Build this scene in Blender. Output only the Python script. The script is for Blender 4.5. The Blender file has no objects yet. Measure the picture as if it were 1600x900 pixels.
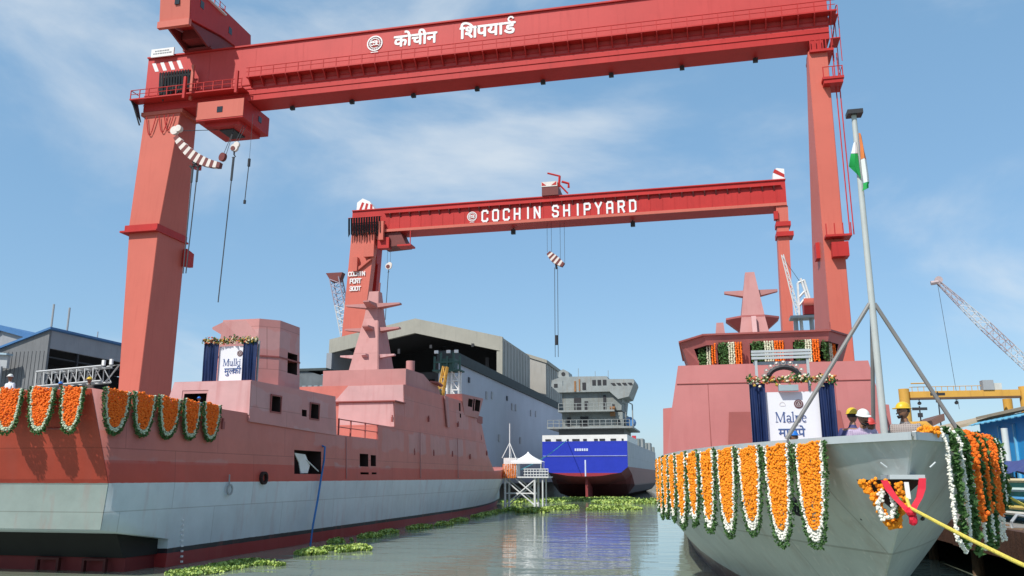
import bpy, bmesh, math, random
from mathutils import Vector, Matrix, noise
R = math.radians
random.seed(7)
scene = bpy.context.scene
C = scene.collection

# ---------------------------------------------------------------- camera
cam_data = bpy.data.cameras.new('camera')
cam_data.lens = 36.0 * 1310 / 1600
cam_data.sensor_width = 36.0
cam_data.clip_start = 0.1
cam_data.clip_end = 20000
cam = bpy.data.objects.new('camera', cam_data)
C.objects.link(cam)
cam.location = (0, 0, 3.4)
cam.rotation_euler = (R(90 + 12.7), 0, R(12.8))
scene.camera = cam

# ---------------------------------------------------------------- sky, sun, exposure
SUN_EL, SUN_AZ = R(47), R(28)          # the sun stands behind the camera, to its left
to_sun = Vector((-math.sin(SUN_AZ) * math.cos(SUN_EL), -math.cos(SUN_AZ) * math.cos(SUN_EL), math.sin(SUN_EL)))
world = bpy.data.worlds.new('World')
scene.world = world
world.use_nodes = True
wn, wl = world.node_tree.nodes, world.node_tree.links
wn.clear()
w_out = wn.new('ShaderNodeOutputWorld')
w_bg = wn.new('ShaderNodeBackground')
w_bg.inputs['Strength'].default_value = 0.112
sky = wn.new('ShaderNodeTexSky')
sky.sky_type = 'NISHITA'
sky.sun_disc = False
sky.sun_elevation = SUN_EL
sky.sun_rotation = math.atan2(to_sun.x, to_sun.y)
sky.altitude = 0
sky.air_density = 1.0
sky.dust_density = 0.7
sky.ozone_density = 1.4
w_co = wn.new('ShaderNodeTexCoord')
w_map = wn.new('ShaderNodeMapping')
w_map.inputs['Scale'].default_value = (1.0, 1.0, 2.3)
w_map.inputs['Location'].default_value = (16.02, 8.89, 18.71)
w_n1 = wn.new('ShaderNodeTexNoise')
w_n1.inputs['Scale'].default_value = 2.3
w_n1.inputs['Detail'].default_value = 7
w_n1.inputs['Roughness'].default_value = 0.55
w_n1.inputs['Distortion'].default_value = 0.35
w_r1 = wn.new('ShaderNodeMapRange')
w_r1.interpolation_type = 'SMOOTHSTEP'
w_r1.inputs['From Min'].default_value = 0.46
w_r1.inputs['From Max'].default_value = 0.78
w_r1.inputs['To Max'].default_value = 0.7
w_mix = wn.new('ShaderNodeMix')
w_mix.data_type = 'RGBA'
w_mix.inputs['B'].default_value = (5.4, 5.7, 5.9, 1)
wl.new(w_co.outputs['Generated'], w_map.inputs['Vector'])
wl.new(w_map.outputs['Vector'], w_n1.inputs['Vector'])
wl.new(w_n1.outputs['Fac'], w_r1.inputs['Value'])
wl.new(w_r1.outputs['Result'], w_mix.inputs['Factor'])
w_air = wn.new('ShaderNodeMix')            # even moist air: evens out the sky towards the horizon
w_air.data_type = 'RGBA'
w_air.inputs['Factor'].default_value = 0.55
w_air.inputs['B'].default_value = (1.55, 3.2, 5.0, 1)
wl.new(sky.outputs['Color'], w_air.inputs['A'])
wl.new(w_air.outputs['Result'], w_mix.inputs['A'])
wl.new(w_mix.outputs['Result'], w_bg.inputs['Color'])
wl.new(w_bg.outputs['Background'], w_out.inputs['Surface'])

sun_data = bpy.data.lights.new('sun', 'SUN')
sun_data.energy = 3.3
sun_data.angle = R(0.6)
sun_data.color = (1.0, 0.95, 0.88)
sun = bpy.data.objects.new('sun', sun_data)
C.objects.link(sun)
sun.rotation_euler = to_sun.to_track_quat('Z', 'Y').to_euler()
sun.location = (0, 0, 200)

scene.view_settings.view_transform = 'Standard'
scene.view_settings.look = 'None'
scene.view_settings.exposure = 0.46
scene.view_settings.gamma = 1.0
scene.view_settings.use_curve_mapping = False
scene.cycles.max_bounces = 6
scene.cycles.use_denoising = True

# ---------------------------------------------------------------- materials
MATS = {}
def mat(name, col, rough=0.55, var=0.12, scale=1.5, bump=0.0, bscale=12.0, streak=0.0, metal=0.0, spec=0.4, stain=None, stain_amt=0.0):
    """painted or natural surface: base colour with cloudy wear, run-down streaks and a little relief"""
    if name in MATS: return MATS[name]
    m = bpy.data.materials.new(name); m.use_nodes = True
    n, l = m.node_tree.nodes, m.node_tree.links
    b = n['Principled BSDF']
    b.inputs['Roughness'].default_value = rough
    b.inputs['Metallic'].default_value = metal
    b.inputs['Specular IOR Level'].default_value = spec
    co = n.new('ShaderNodeTexCoord')
    nz = n.new('ShaderNodeTexNoise'); nz.inputs['Scale'].default_value = scale; nz.inputs['Detail'].default_value = 6; nz.inputs['Roughness'].default_value = 0.62
    l.new(co.outputs['Object'], nz.inputs['Vector'])
    mr = n.new('ShaderNodeMapRange'); mr.inputs['From Min'].default_value = 0.25; mr.inputs['From Max'].default_value = 0.75
    mr.inputs['To Min'].default_value = 1 - var; mr.inputs['To Max'].default_value = 1 + var
    l.new(nz.outputs['Fac'], mr.inputs['Value'])
    hs = n.new('ShaderNodeHueSaturation'); hs.inputs['Color'].default_value = (*col, 1)
    l.new(mr.outputs['Result'], hs.inputs['Value'])
    last = hs.outputs['Color']
    if stain and stain_amt > 0 or streak > 0:
        mp = n.new('ShaderNodeMapping'); mp.inputs['Scale'].default_value = (2.2, 2.2, 0.16)
        l.new(co.outputs['Object'], mp.inputs['Vector'])
        n2 = n.new('ShaderNodeTexNoise'); n2.inputs['Scale'].default_value = 1.3; n2.inputs['Detail'].default_value = 7
        l.new(mp.outputs['Vector'], n2.inputs['Vector'])
        m2 = n.new('ShaderNodeMapRange'); m2.interpolation_type = 'SMOOTHSTEP'
        m2.inputs['From Min'].default_value = 0.5; m2.inputs['From Max'].default_value = 0.75; m2.inputs['To Max'].default_value = max(stain_amt, streak)
        l.new(n2.outputs['Fac'], m2.inputs['Value'])
        mx = n.new('ShaderNodeMix'); mx.data_type = 'RGBA'
        mx.inputs['B'].default_value = (*(stain or tuple(c * 0.45 for c in col)), 1)
        l.new(m2.outputs['Result'], mx.inputs['Factor']); l.new(last, mx.inputs['A'])
        last = mx.outputs['Result']
    l.new(last, b.inputs['Base Color'])
    if bump > 0:
        nb = n.new('ShaderNodeTexNoise'); nb.inputs['Scale'].default_value = bscale; nb.inputs['Detail'].default_value = 4
        l.new(co.outputs['Object'], nb.inputs['Vector'])
        bp = n.new('ShaderNodeBump'); bp.inputs['Strength'].default_value = bump; bp.inputs['Distance'].default_value = 0.05
        l.new(nb.outputs['Fac'], bp.inputs['Height']); l.new(bp.outputs['Normal'], b.inputs['Normal'])
    MATS[name] = m
    return m

# ---------------------------------------------------------------- mesh helpers
class MB:
    def __init__(s): s.v = []; s.f = []; s.mi = []; s.cur = 0; s.smooth = False
    def add(s, vs, fs):
        o = len(s.v); s.v += [tuple(p) for p in vs]; s.f += [tuple(i + o for i in f) for f in fs]; s.mi += [s.cur] * len(fs); return s
    def box(s, x0, x1, y0, y1, z0, z1):
        return s.hexa([(x0, y0, z0), (x1, y0, z0), (x1, y1, z0), (x0, y1, z0)], [(x0, y0, z1), (x1, y0, z1), (x1, y1, z1), (x0, y1, z1)])
    def hexa(s, bot, top):
        return s.loft([bot, top])
    def loft(s, rings, cap=True, closed=True):
        """rings of equal length, joined one to the next; counter-clockwise seen from the last ring"""
        k = len(rings[0]); vs = [p for r in rings for p in r]; fs = []
        for i in range(len(rings) - 1):
            for j in range(k if closed else k - 1):
                j2 = (j + 1) % k
                fs.append((i * k + j, i * k + j2, (i + 1) * k + j2, (i + 1) * k + j))
        if cap:
            fs.append(tuple(range(k - 1, -1, -1))); o = (len(rings) - 1) * k; fs.append(tuple(range(o, o + k)))
        return s.add(vs, fs)
    def prism(s, pts, vec):
        v = Vector(vec)
        return s.loft([[Vector(p) for p in pts], [Vector(p) + v for p in pts]])
    def tube(s, p0, p1, r, n=8, r1=None):
        return s.path([p0, p1], r, n, r1)
    def path(s, pts, r, n=8, r1=None):
        pts = [Vector(p) for p in pts]; rings = []
        for i, p in enumerate(pts):
            d = (pts[min(i + 1, len(pts) - 1)] - pts[max(i - 1, 0)]).normalized()
            a = d.cross(Vector((0, 0, 1)) if abs(d.z) < 0.95 else Vector((1, 0, 0))).normalized(); b = a.cross(d)
            rr = r if r1 is None else r + (r1 - r) * i / (len(pts) - 1)
            rings.append([p + (a * math.cos(2 * math.pi * j / n) + b * math.sin(2 * math.pi * j / n)) * rr for j in range(n)])
        return s.loft(rings)
    def bar(s, p0, p1, w, h=None):
        return s.path([p0, p1], w * 0.7071, 4)
    def disc(s, c, r, ax, th, n=24):
        a = Vector(ax).normalized(); c = Vector(c); return s.path([c - a * th / 2, c + a * th / 2], r, n)
    def ring(s, c, r0, r1, ax, th, n=28):
        a = Vector(ax).normalized(); u = a.cross(Vector((0, 0, 1)) if abs(a.z) < 0.9 else Vector((1, 0, 0))).normalized(); w = a.cross(u); c = Vector(c); k = 0
        rings = []
        for i in range(n):
            d = u * math.cos(2 * math.pi * i / n) + w * math.sin(2 * math.pi * i / n)
            rings.append([c + d * r0 - a * th / 2, c + d * r1 - a * th / 2, c + d * r1 + a * th / 2, c + d * r0 + a * th / 2])
        rings.append(rings[0])
        return s.loft(rings, cap=False)
    def blob(s, c, r, q=1.0, rough=0.18, sub=0):
        base = ICO[sub]; c = Vector(c); a = random.random() * 6.28; ca, sa = math.cos(a), math.sin(a)
        vs = []
        for p in base[0]:
            k = r * (1 + random.uniform(-rough, rough)); vs.append((c.x + (p[0] * ca - p[1] * sa) * k, c.y + (p[0] * sa + p[1] * ca) * k, c.z + p[2] * k * q))
        return s.add(vs, base[1])
    def leaf(s, c, r, up=0.3):
        """a small pointed leaf, folded along its midrib"""
        c = Vector(c); d = Vector((random.gauss(0, 1), random.gauss(0, 1), random.gauss(0, 1) + up)).normalized()
        e = d.cross(Vector((random.gauss(0, 1), random.gauss(0, 1), random.gauss(0, 1)))).normalized(); n = d.cross(e)
        return s.add([c - d * r, c + e * r * 0.55 + n * r * 0.2, c + d * r, c - e * r * 0.55 + n * r * 0.2], [(0, 1, 2), (0, 2, 3)])
    def build(s, name, m, parent=None, smooth=None, kind=None, bevel=0.0):
        me = bpy.data.meshes.new(name)
        L = root_loc(parent)
        me.from_pydata([(x - L[0], y - L[1], z - L[2]) for x, y, z in s.v], [], s.f)
        ms = m if isinstance(m, (list, tuple)) else [m]
        for mm in ms: me.materials.append(mm)
        if len(ms) > 1: me.polygons.foreach_set('material_index', s.mi)
        bm = bmesh.new(); bm.from_mesh(me); bmesh.ops.recalc_face_normals(bm, faces=bm.faces[:])
        if bevel > 0:
            bmesh.ops.remove_doubles(bm, verts=bm.verts[:], dist=1e-5)
            bmesh.ops.bevel(bm, geom=[e for e in bm.edges if len(e.link_faces) == 2 and e.calc_face_angle(0) > 0.5], offset=bevel, segments=1, affect='EDGES', clamp_overlap=True)
        bm.to_mesh(me); bm.free()
        if smooth if smooth is not None else s.smooth:
            me.polygons.foreach_set('use_smooth', [True] * len(me.polygons))
            try: me.set_sharp_from_angle(angle=R(42))
            except Exception: pass
        me.update()
        o = bpy.data.objects.new(name, me); C.objects.link(o)
        if parent is not None: o.parent = parent
        if kind: o['kind'] = kind
        return o
def _ico(sub):
    bm = bmesh.new(); bmesh.ops.create_icosphere(bm, subdivisions=sub + 1, radius=1.0)
    r = ([tuple(v.co) for v in bm.verts], [tuple(v.index for v in f.verts) for f in bm.faces]); bm.free(); return r
ICO = [_ico(0), _ico(1)]
def root_loc(o):
    x = Vector((0, 0, 0))
    while o is not None: x = x + Vector(o.location); o = o.parent
    return x
def thing(name, label, cat, loc, group=None):
    o = bpy.data.objects.new(name, None); C.objects.link(o); o.location = loc; o.empty_display_size = 0.3
    return tag(o, label, cat, group)
def tag(o, label, cat, group=None):
    o['label'] = label; o['category'] = cat
    if group: o['group'] = group
    return o
def struct(o): o['kind'] = 'structure'; return o
def piece(src, parent, at, name=None, rot=None):
    """one more like piece: its own object sharing the mesh; at = world position of the copy's origin"""
    o = bpy.data.objects.new(name or src.name.split('.')[0], src.data); C.objects.link(o); o.parent = parent
    o.location = Vector(at) - root_loc(parent)
    if rot: o.rotation_euler = rot
    return o
def unit(name, mb, m, **k):
    """a mesh only, to be used by piece(): returns an object-like holder"""
    o = mb.build(name, m, None, **k); C.objects.unlink(o); d = o.data; bpy.data.objects.remove(o)
    class H: pass
    h = H(); h.name = name; h.data = d; return h
def lerp(a, b, k): return a + (b - a) * k
def vl(a, b, k): return Vector(a).lerp(Vector(b), k)

# flat lettering from strokes: polylines on a unit grid, drawn as flat bars of a given width, raised from their ground
def strokes(mb, lines, o, ux, uz, size, w, th, n):
    """o = lower left corner, ux/uz = unit vectors along and up the face, n = outward normal"""
    o, ux, uz, n = Vector(o), Vector(ux), Vector(uz), Vector(n); cnt = 0
    for ln in lines:
        ww = w
        if isinstance(ln[0], (int, float)): ww, ln = ln[0], ln[1]
        for i in range(len(ln) - 1):
            (x0, y0), (x1, y1) = ln[i], ln[i + 1]
            d = Vector((x1 - x0, y1 - y0)); L = d.length
            if L < 1e-6: continue
            d /= L; e = Vector((-d.y, d.x)) * ww / 2; ex = d * ww * 0.42
            q = [(x0 - ex.x - e.x, y0 - ex.y - e.y), (x1 + ex.x - e.x, y1 + ex.y - e.y), (x1 + ex.x + e.x, y1 + ex.y + e.y), (x0 - ex.x + e.x, y0 - ex.y + e.y)]
            cnt += 1; lift = 0.006 * cnt * min(1, size)
            b = [o + ux * (px * size) + uz * (py * size) + n * lift for px, py in q]
            mb.loft([b, [p + n * th for p in b]])
def arc(cx, cy, rx, ry, a0, a1, n=8):
    return [(cx + rx * math.cos(R(lerp(a0, a1, i / n))), cy + ry * math.sin(R(lerp(a0, a1, i / n)))) for i in range(n + 1)]
def text_mesh(s, cut=None):
    """verts, faces of a run of glyphs of the built-in font, 1 unit high"""
    cu = bpy.data.curves.new('t', 'FONT'); cu.body = s; cu.extrude = 0.0; cu.resolution_u = 3
    ob = bpy.data.objects.new('t', cu); C.objects.link(ob)
    dg = bpy.context.evaluated_depsgraph_get(); me = bpy.data.meshes.new_from_object(ob.evaluated_get(dg))
    vs = [tuple(v.co) for v in me.vertices]; fs = [tuple(p.vertices) for p in me.polygons]
    bpy.data.objects.remove(ob); bpy.data.curves.remove(cu); bpy.data.meshes.remove(me)
    return vs, fs
# ================================================================ the setting
def bumpy_water():
    m = bpy.data.materials.new('harbour_water'); m.use_nodes = True
    n, l = m.node_tree.nodes, m.node_tree.links; b = n['Principled BSDF']
    b.inputs['Base Color'].default_value = (0.22, 0.26, 0.205, 1); b.inputs['Roughness'].default_value = 0.03; b.inputs['IOR'].default_value = 1.33
    co = n.new('ShaderNodeTexCoord'); mp = n.new('ShaderNodeMapping'); mp.inputs['Rotation'].default_value = (0, 0, R(12.8)); mp.inputs['Scale'].default_value = (0.35, 1.0, 1.0)
    l.new(co.outputs['Object'], mp.inputs['Vector'])
    a = n.new('ShaderNodeTexNoise'); a.inputs['Scale'].default_value = 0.55; a.inputs['Detail'].default_value = 3; a.inputs['Distortion'].default_value = 0.6
    c = n.new('ShaderNodeTexNoise'); c.inputs['Scale'].default_value = 3.2; c.inputs['Detail'].default_value = 2
    l.new(mp.outputs['Vector'], a.inputs['Vector']); l.new(mp.outputs['Vector'], c.inputs['Vector'])
    ma = n.new('ShaderNodeMath'); ma.operation = 'MULTIPLY_ADD'; ma.inputs[1].default_value = 0.16
    l.new(c.outputs['Fac'], ma.inputs[0]); l.new(a.outputs['Fac'], ma.inputs[2])
    bp = n.new('ShaderNodeBump'); bp.inputs['Strength'].default_value = 0.13; bp.inputs['Distance'].default_value = 0.28
    l.new(ma.outputs[0], bp.inputs['Height']); l.new(bp.outputs['Normal'], b.inputs['Normal'])
    # murky silt in slow drifts
    d = n.new('ShaderNodeTexNoise'); d.inputs['Scale'].default_value = 0.11; d.inputs['Detail'].default_value = 3
    l.new(co.outputs['Object'], d.inputs['Vector'])
    mx = n.new('ShaderNodeMix'); mx.data_type = 'RGBA'; mx.inputs['A'].default_value = (0.20, 0.255, 0.20, 1); mx.inputs['B'].default_value = (0.25, 0.28, 0.205, 1)
    l.new(d.outputs['Fac'], mx.inputs['Factor']); l.new(mx.outputs['Result'], b.inputs['Base Color'])
    return m
w = MB(); w.add([(-3000, -400, 0), (3000, -400, 0), (3000, 6000, 0), (-3000, 6000, 0)], [(0, 1, 2, 3)])
struct(w.build('water', bumpy_water()))
M_conc = mat('quay_concrete', (0.26, 0.25, 0.23), 0.85, 0.2, 0.6, 0.4, 6, stain_amt=0.4)
M_ground = mat('yard_ground', (0.20, 0.19, 0.17), 0.9, 0.2, 0.3, 0.3, 3)
q = MB(); q.box(-900, -36.0, 45, 900, -3, 2.3)
struct(q.build('quay_left', [M_conc]))
q = MB(); q.box(-36, 8.7, 262, 900, -3, 2.3)
struct(q.build('quay_end', [M_conc]))
M_timber = mat('quay_timber', (0.085, 0.038, 0.022), 0.8, 0.35, 1.6, 0.5, 10, stain=(0.03, 0.016, 0.012), stain_amt=0.7)
M_pile = mat('pile_timber', (0.20, 0.125, 0.075), 0.8, 0.3, 2.0, 0.5, 8, stain=(0.05, 0.035, 0.03), stain_amt=0.6)
q = MB(); q.box(9.0, 900, 14, 900, 1.35, 1.8)
struct(q.build('quay_right', M_conc))
quay_r = bpy.data.objects['quay_right']
pl = unit('fascia_board', MB().box(0, 0.3, 0.02, 2.98, 0, 0.86), M_timber)
for i in range(20): piece(pl, quay_r, (8.7 + 0.012 * (i * 7 % 3), 14 + 3 * i, 0.96 + 0.015 * (i * 5 % 3)))
pb = unit('pile', MB().path([(0, 0, -2.0), (0, 0, 1.35)], 0.2, 12), M_pile)
for i in range(20):
    if i % 2 == 0: piece(pb, quay_r, (9.25, 15.6 + 3.1 * i, 0))
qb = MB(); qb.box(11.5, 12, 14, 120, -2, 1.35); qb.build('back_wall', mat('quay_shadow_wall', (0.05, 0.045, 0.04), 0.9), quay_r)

# ================================================================ gantry cranes
M_red = mat('crane_red', (0.47, 0.030, 0.026), 0.5, 0.12, 0.25, 0.0, spec=.25, streak=0.3, stain=(0.30, 0.018, 0.016))
M_redf = mat('crane_red_faded', (0.52, 0.062, 0.056), 0.5, 0.10, 0.2, spec=.25, streak=0.3, stain=(0.40, 0.036, 0.034))
M_pink = mat('crane_leg_salmon', (0.56, 0.135, 0.095), 0.5, 0.08, 0.15, spec=.25, streak=0.25, stain=(0.45, 0.085, 0.06))
M_white = mat('white_paint', (0.78, 0.77, 0.75), 0.5, 0.08, 1.5)
M_dark = mat('dark_steel', (0.03, 0.03, 0.034), 0.55, 0.2, 2.0)
M_cable = mat('black_cable', (0.022, 0.024, 0.027), 0.6)
M_rope = mat('steel_rope', (0.06, 0.065, 0.07), 0.5)
M_grey = mat('grey_paint', (0.33, 0.35, 0.36), 0.5, 0.1, 1.0)
M_glass = mat('dark_window', (0.02, 0.025, 0.03), 0.12, 0.0, spec=0.6)

LET = {  # block capitals on a 0.62 x 1 grid, cut corners
 'C': [[(.60, .78), (.60, .88), (.48, 1), (.14, 1), (.02, .88), (.02, .12), (.14, 0), (.48, 0), (.60, .12), (.60, .22)]],
 'O': [[(.14, 0), (.02, .12), (.02, .88), (.14, 1), (.48, 1), (.60, .88), (.60, .12), (.48, 0), (.14, 0)]],
 'H': [[(.03, 0), (.03, 1)], [(.59, 0), (.59, 1)], [(.03, .5), (.59, .5)]],
 'I': [[(.31, 0), (.31, 1)]],
 'N': [[(.03, 0), (.03, 1), (.59, 0), (.59, 1)]],
 'S': [[(.58, .80), (.58, .88), (.46, 1), (.14, 1), (.03, .88), (.03, .64), (.14, .53), (.47, .47), (.58, .36), (.58, .12), (.46, 0), (.14, 0), (.03, .12), (.03, .2)]],
 'P': [[(.03, 0), (.03, 1), (.48, 1), (.60, .88), (.60, .58), (.48, .46), (.03, .46)]],
 'Y': [[(.01, 1), (.31, .48), (.61, 1)], [(.31, .48), (.31, 0)]],
 'A': [[(.03, 0), (.03, .86), (.15, 1), (.47, 1), (.59, .86), (.59, 0)], [(.03, .42), (.59, .42)]],
 'R': [[(.03, 0), (.03, 1), (.48, 1), (.60, .88), (.60, .6), (.48, .48), (.03, .48)], [(.36, .48), (.60, 0)]],
 'D': [[(.03, 0), (.03, 1), (.44, 1), (.60, .84), (.60, .16), (.44, 0), (.03, 0)]],
 'T': [[(.31, 0), (.31, 1)], [(0, 1), (.62, 1)]], 'E': [[(.58, 0), (.03, 0), (.03, 1), (.58, 1)], [(.03, .5), (.5, .5)]],
 '3': [[(.03, .86), (.15, 1), (.47, 1), (.58, .88), (.58, .6), (.47, .5), (.2, .5)], [(.47, .5), (.58, .4), (.58, .12), (.47, 0), (.15, 0), (.03, .14)]],
 '0': [[(.14, 0), (.02, .12), (.02, .88), (.14, 1), (.48, 1), (.60, .88), (.60, .12), (.48, 0), (.14, 0)]],
}
def emblem(parent, c, r, n=(0, -1, 0), m=None):
    """round yard badge: two rings, teeth between them, a woven monogram, a motto line below"""
    m = m or M_white; c = Vector(c); n = Vector(n)
    g = MB(); g.ring(c, r * 0.86, r, n, 0.06); g.ring(c, r * 0.60, r * 0.68, n, 0.06)
    for i in range(20):
        a = i * math.pi / 10; d = Vector((math.cos(a), 0, math.sin(a))); g.bar(c + d * r * 0.70, c + d * r * 0.84, r * 0.07)
    strokes(g, [arc(-.28, -.02, .2, .3, 60, 300), arc(.05, .14, .15, .14, 20, 270, 6), arc(.05, -.16, .15, .14, 90, -160, 6), [(.32, .3), (.32, -.3), (.5, -.3)], [(-.5, 0.02), (.5, 0.02)]], c, (1, 0, 0), (0, 0, 1), r, 0.1, 0.05, n)
    strokes(g, [[(-.42, -1.18), (-.12, -1.18)], [(.0, -1.18), (.42, -1.18)]], c, (1, 0, 0), (0, 0, 1), r, 0.1, 0.05, n)
    return g.build('emblem', m, parent)
def devanagari(parts, o, size, dz=0.0, n=-0.02, bold=0.022):
    """parts: (glyph run, pen x); returns MB in the x-z plane at o, facing -y"""
    g = MB()
    for s, px in parts:
        cu_v, cu_f = text_mesh_bold(s, 0.0)
        for k, (bx, by) in enumerate(((0, 0), (1, .5), (-1, -.5), (.5, -1), (-.5, 1))):     # weight of the lettering
            g.add([(o[0] + (x + px + bx * bold) * size, o[1] - .002 * k, o[2] + (y + by * bold) * size) for x, y, z in cu_v], cu_f)
    return g
def text_mesh_bold(s, off):
    cu = bpy.data.curves.new('t', 'FONT'); cu.body = s; cu.resolution_u = 3; cu.offset = off
    ob = bpy.data.objects.new('t', cu); C.objects.link(ob)
    dg = bpy.context.evaluated_depsgraph_get(); me = bpy.data.meshes.new_from_object(ob.evaluated_get(dg))
    r = [tuple(v.co) for v in me.vertices], [tuple(p.vertices) for p in me.polygons]
    bpy.data.objects.remove(ob); bpy.data.curves.remove(cu); bpy.data.meshes.remove(me)
    return r

# ---------------------------------------------------------------- the near crane
GY = 82.0                                   # front of the girder
c1 = thing('gantry_crane', 'nearer and larger red gantry crane with white Hindi lettering and salmon legs', 'crane', (-24, 83.5, 2.3))
g = MB(); g.box(-64.4, 14.2, GY, GY + 2.7, 47.6, 53.4)
girder = g.build('girder', M_redf, c1, bevel=0.04)
g = MB(); g.box(-64.3, 14.15, GY - 0.14, GY + 2.84, 46.35, 47.62); g.build('girder_foot', M_red, girder, bevel=0.04)
g = MB(); g.box(-64.4, 14.3, GY - 0.22, GY + 2.9, 53.4, 53.58); g.build('top_flange', M_red, girder)
for z in (47.9, 48.4): g = MB(); g.box(-64.4, 14.25, GY - 0.1, GY + 0.02, z, z + .12); g.build('stiffener', M_red, girder)
g = MB(); g.box(-64.3, 14.15, GY - .22, GY - .141, 47.1, 47.2); g.build('rail_ledge', M_red, girder)
strap = unit('butt_strap', MB().box(0, .16, -.012, 0, 0, 4.2), M_redf)
for i in range(12): piece(strap, girder, (-56 + 6.1 * i, GY - .002, 49.15))
wk = MB(); wk.box(-50.3, 14.9, GY - 1.0, GY - 0.004, 48.95, 49.1)
walk = wk.build('walkway', M_red, c1)
r_ = MB(); r_.tube((-50.3, GY - 0.97, 50.15), (14.8, GY - 0.97, 50.15), 0.045, 6); r_.build('top_rail', M_red, walk)
r_ = MB(); r_.tube((-50.3, GY - 0.97, 49.65), (14.8, GY - 0.97, 49.65), 0.035, 6); r_.build('middle_rail', M_red, walk)
post = unit('post', MB().box(-0.045, 0.045, -0.045, 0.045, 0, 1.08), M_red)
brk = unit('bracket', MB().prism([(-0.06, 0, 0), (-0.06, -0.95, 0.9), (-0.06, -0.95, 1.0), (-0.06, 0, 1.0)], (0.12, 0, 0)), M_red)
for i in range(42):
    x = -50.0 + 1.57 * i
    piece(post, walk, (x, GY - 0.95, 49.1)); piece(brk, walk, (x, GY - 0.004, 47.95))
lamp = unit('lamp', MB().box(-0.25, 0.25, -0.2, 0.2, -0.5, -0.12).tube((0, 0, -0.12), (0, 0, 0.02), 0.06, 6), M_dark)
for u in range(8): piece(lamp, c1, (-45.8 + 7.55 * u, GY + 2.2, 46.33))
# rigid leg
g = MB(); g.loft([[(-61.6, 79.6, 2.3), (-59.7, 79.6, 2.3), (-59.7, 85.6, 2.3), (-61.6, 85.6, 2.3)],
                  [(-64.3, 81.6, 31.6), (-60.4, 81.6, 31.6), (-60.4, 86.9, 31.6), (-64.3, 86.9, 31.6)]])
leg_l = g.build('rigid_leg', M_pink, c1, bevel=0.05)
g = MB(); g.loft([[(-64.4, 81.6, 31.604), (-60.4, 81.6, 31.604), (-60.4, 86.9, 31.604), (-64.4, 86.9, 31.604)],
                  [(-64.1, 82.0, 46.34), (-59.2, 82.0, 46.34), (-59.2, 85.2, 46.34), (-64.1, 85.2, 46.34)]])
g.build('upper_leg', M_pink, leg_l, bevel=0.05)
g = MB(); g.box(-65.0, -60.2, 80.9, 87.2, 31.0, 31.2); g.box(-64.6, -60.3, 81.2, 87.0, 31.2, 31.9); g.build('leg_platform', M_red, leg_l)
g = MB(); g.box(-64.5, -58.9, 81.85, 85.4, 45.85, 46.3); g.build('leg_saddle', M_pink, leg_l)
for z0, z1 in ((40.5, 41.3), (28.0, 29.3)):
    g = MB(); g.prism([(-60.2, 86.3, z0), (-60.2, 87.8, z0 + .2), (-60.2, 87.8, z1 + 0.6), (-60.2, 86.3, z1 + .9)], (0.5, 0, 0)); g.build('rest_stage', M_red, leg_l)
# pendulum leg, widening backwards towards its foot
g = MB(); g.loft([[(11.8, 81.6, 1.8), (13.7, 81.6, 1.8), (13.7, 98.5, 1.8), (11.8, 98.5, 1.8)],
                  [(12.0, 82.0, 45.3), (13.85, 82.0, 45.3), (13.85, 83.6, 45.3), (12.0, 83.6, 45.3)]])
leg_r = g.build('pendulum_leg', M_pink, c1, bevel=0.05)
g = MB(); g.box(12.1, 14.4, 81.6, 84.9, 45.0, 45.25); g.box(12.3, 13.5, 81.9, 84.4, 45.25, 46.34); g.build('leg_hinge', M_red, leg_r)
for i in range(5): piece(post, leg_r, (12.2 + 0.5 * i, 81.65, 45.25))
g = MB(); g.box(13.0, 15.0, 80.9, 83.5, 41.6, 41.85); g.box(13.1, 14.9, 81, 83.4, 41.2, 41.6); g.build('access_platform', M_red, leg_r)
for x, y in ((13.1, 80.95), (14.0, 80.95), (14.9, 80.95), (14.9, 82.2)): piece(post, leg_r, (x, y, 41.85))
g = MB(); g.tube((13.05, 80.95, 42.9), (14.95, 80.95, 42.9), .04, 6); g.tube((14.92, 80.95, 42.9), (14.92, 83.4, 42.9), .04, 6); g.build('platform_rail', M_red, leg_r)
g = MB(); g.box(12.0, 14.35, 80.7, 82.6, 25.5, 25.7); g.build('mid_platform', M_red, leg_r)
for x in (12.1, 12.85, 13.6, 14.3): piece(post, leg_r, (x, 80.75, 25.7))
g = MB(); g.box(12.5, 14.0, 80.9, 82.4, 23.6, 25.0); g.build('electric_box', M_red, leg_r)
g = MB(); g.tube((14.6, 81.2, 25.7), (14.75, 82.4, 45.0), 0.06, 6); g.tube((14.25, 81.2, 25.7), (14.4, 82.4, 45.0), 0.06, 6); g.build('ladder', M_red, leg_r)
g = MB(); g.box(11.55, 11.95, 84.5, 86.0, 24.4, 26.0); g.build('cable_box', M_red, leg_r)
# right end of the girder: stair cage
g = MB(); g.box(14.35, 15.2, 82.1, 84.2, 49.1, 49.2); g.box(14.35, 15.2, 82.1, 84.2, 46.5, 46.6)
for x, y in ((14.4, 82.15), (15.15, 82.15), (15.15, 84.1)): g.box(x, x + .07, y, y + .07, 44.0, 50.2)
g.path([(14.5, 82.3, 46.6), (15.1, 84.0, 49.1)], .07, 4); g.path([(15.12, 82.2, 50.2), (15.12, 84.1, 50.2)], .05, 4)
g.build('end_stair', M_red, c1)
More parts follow.
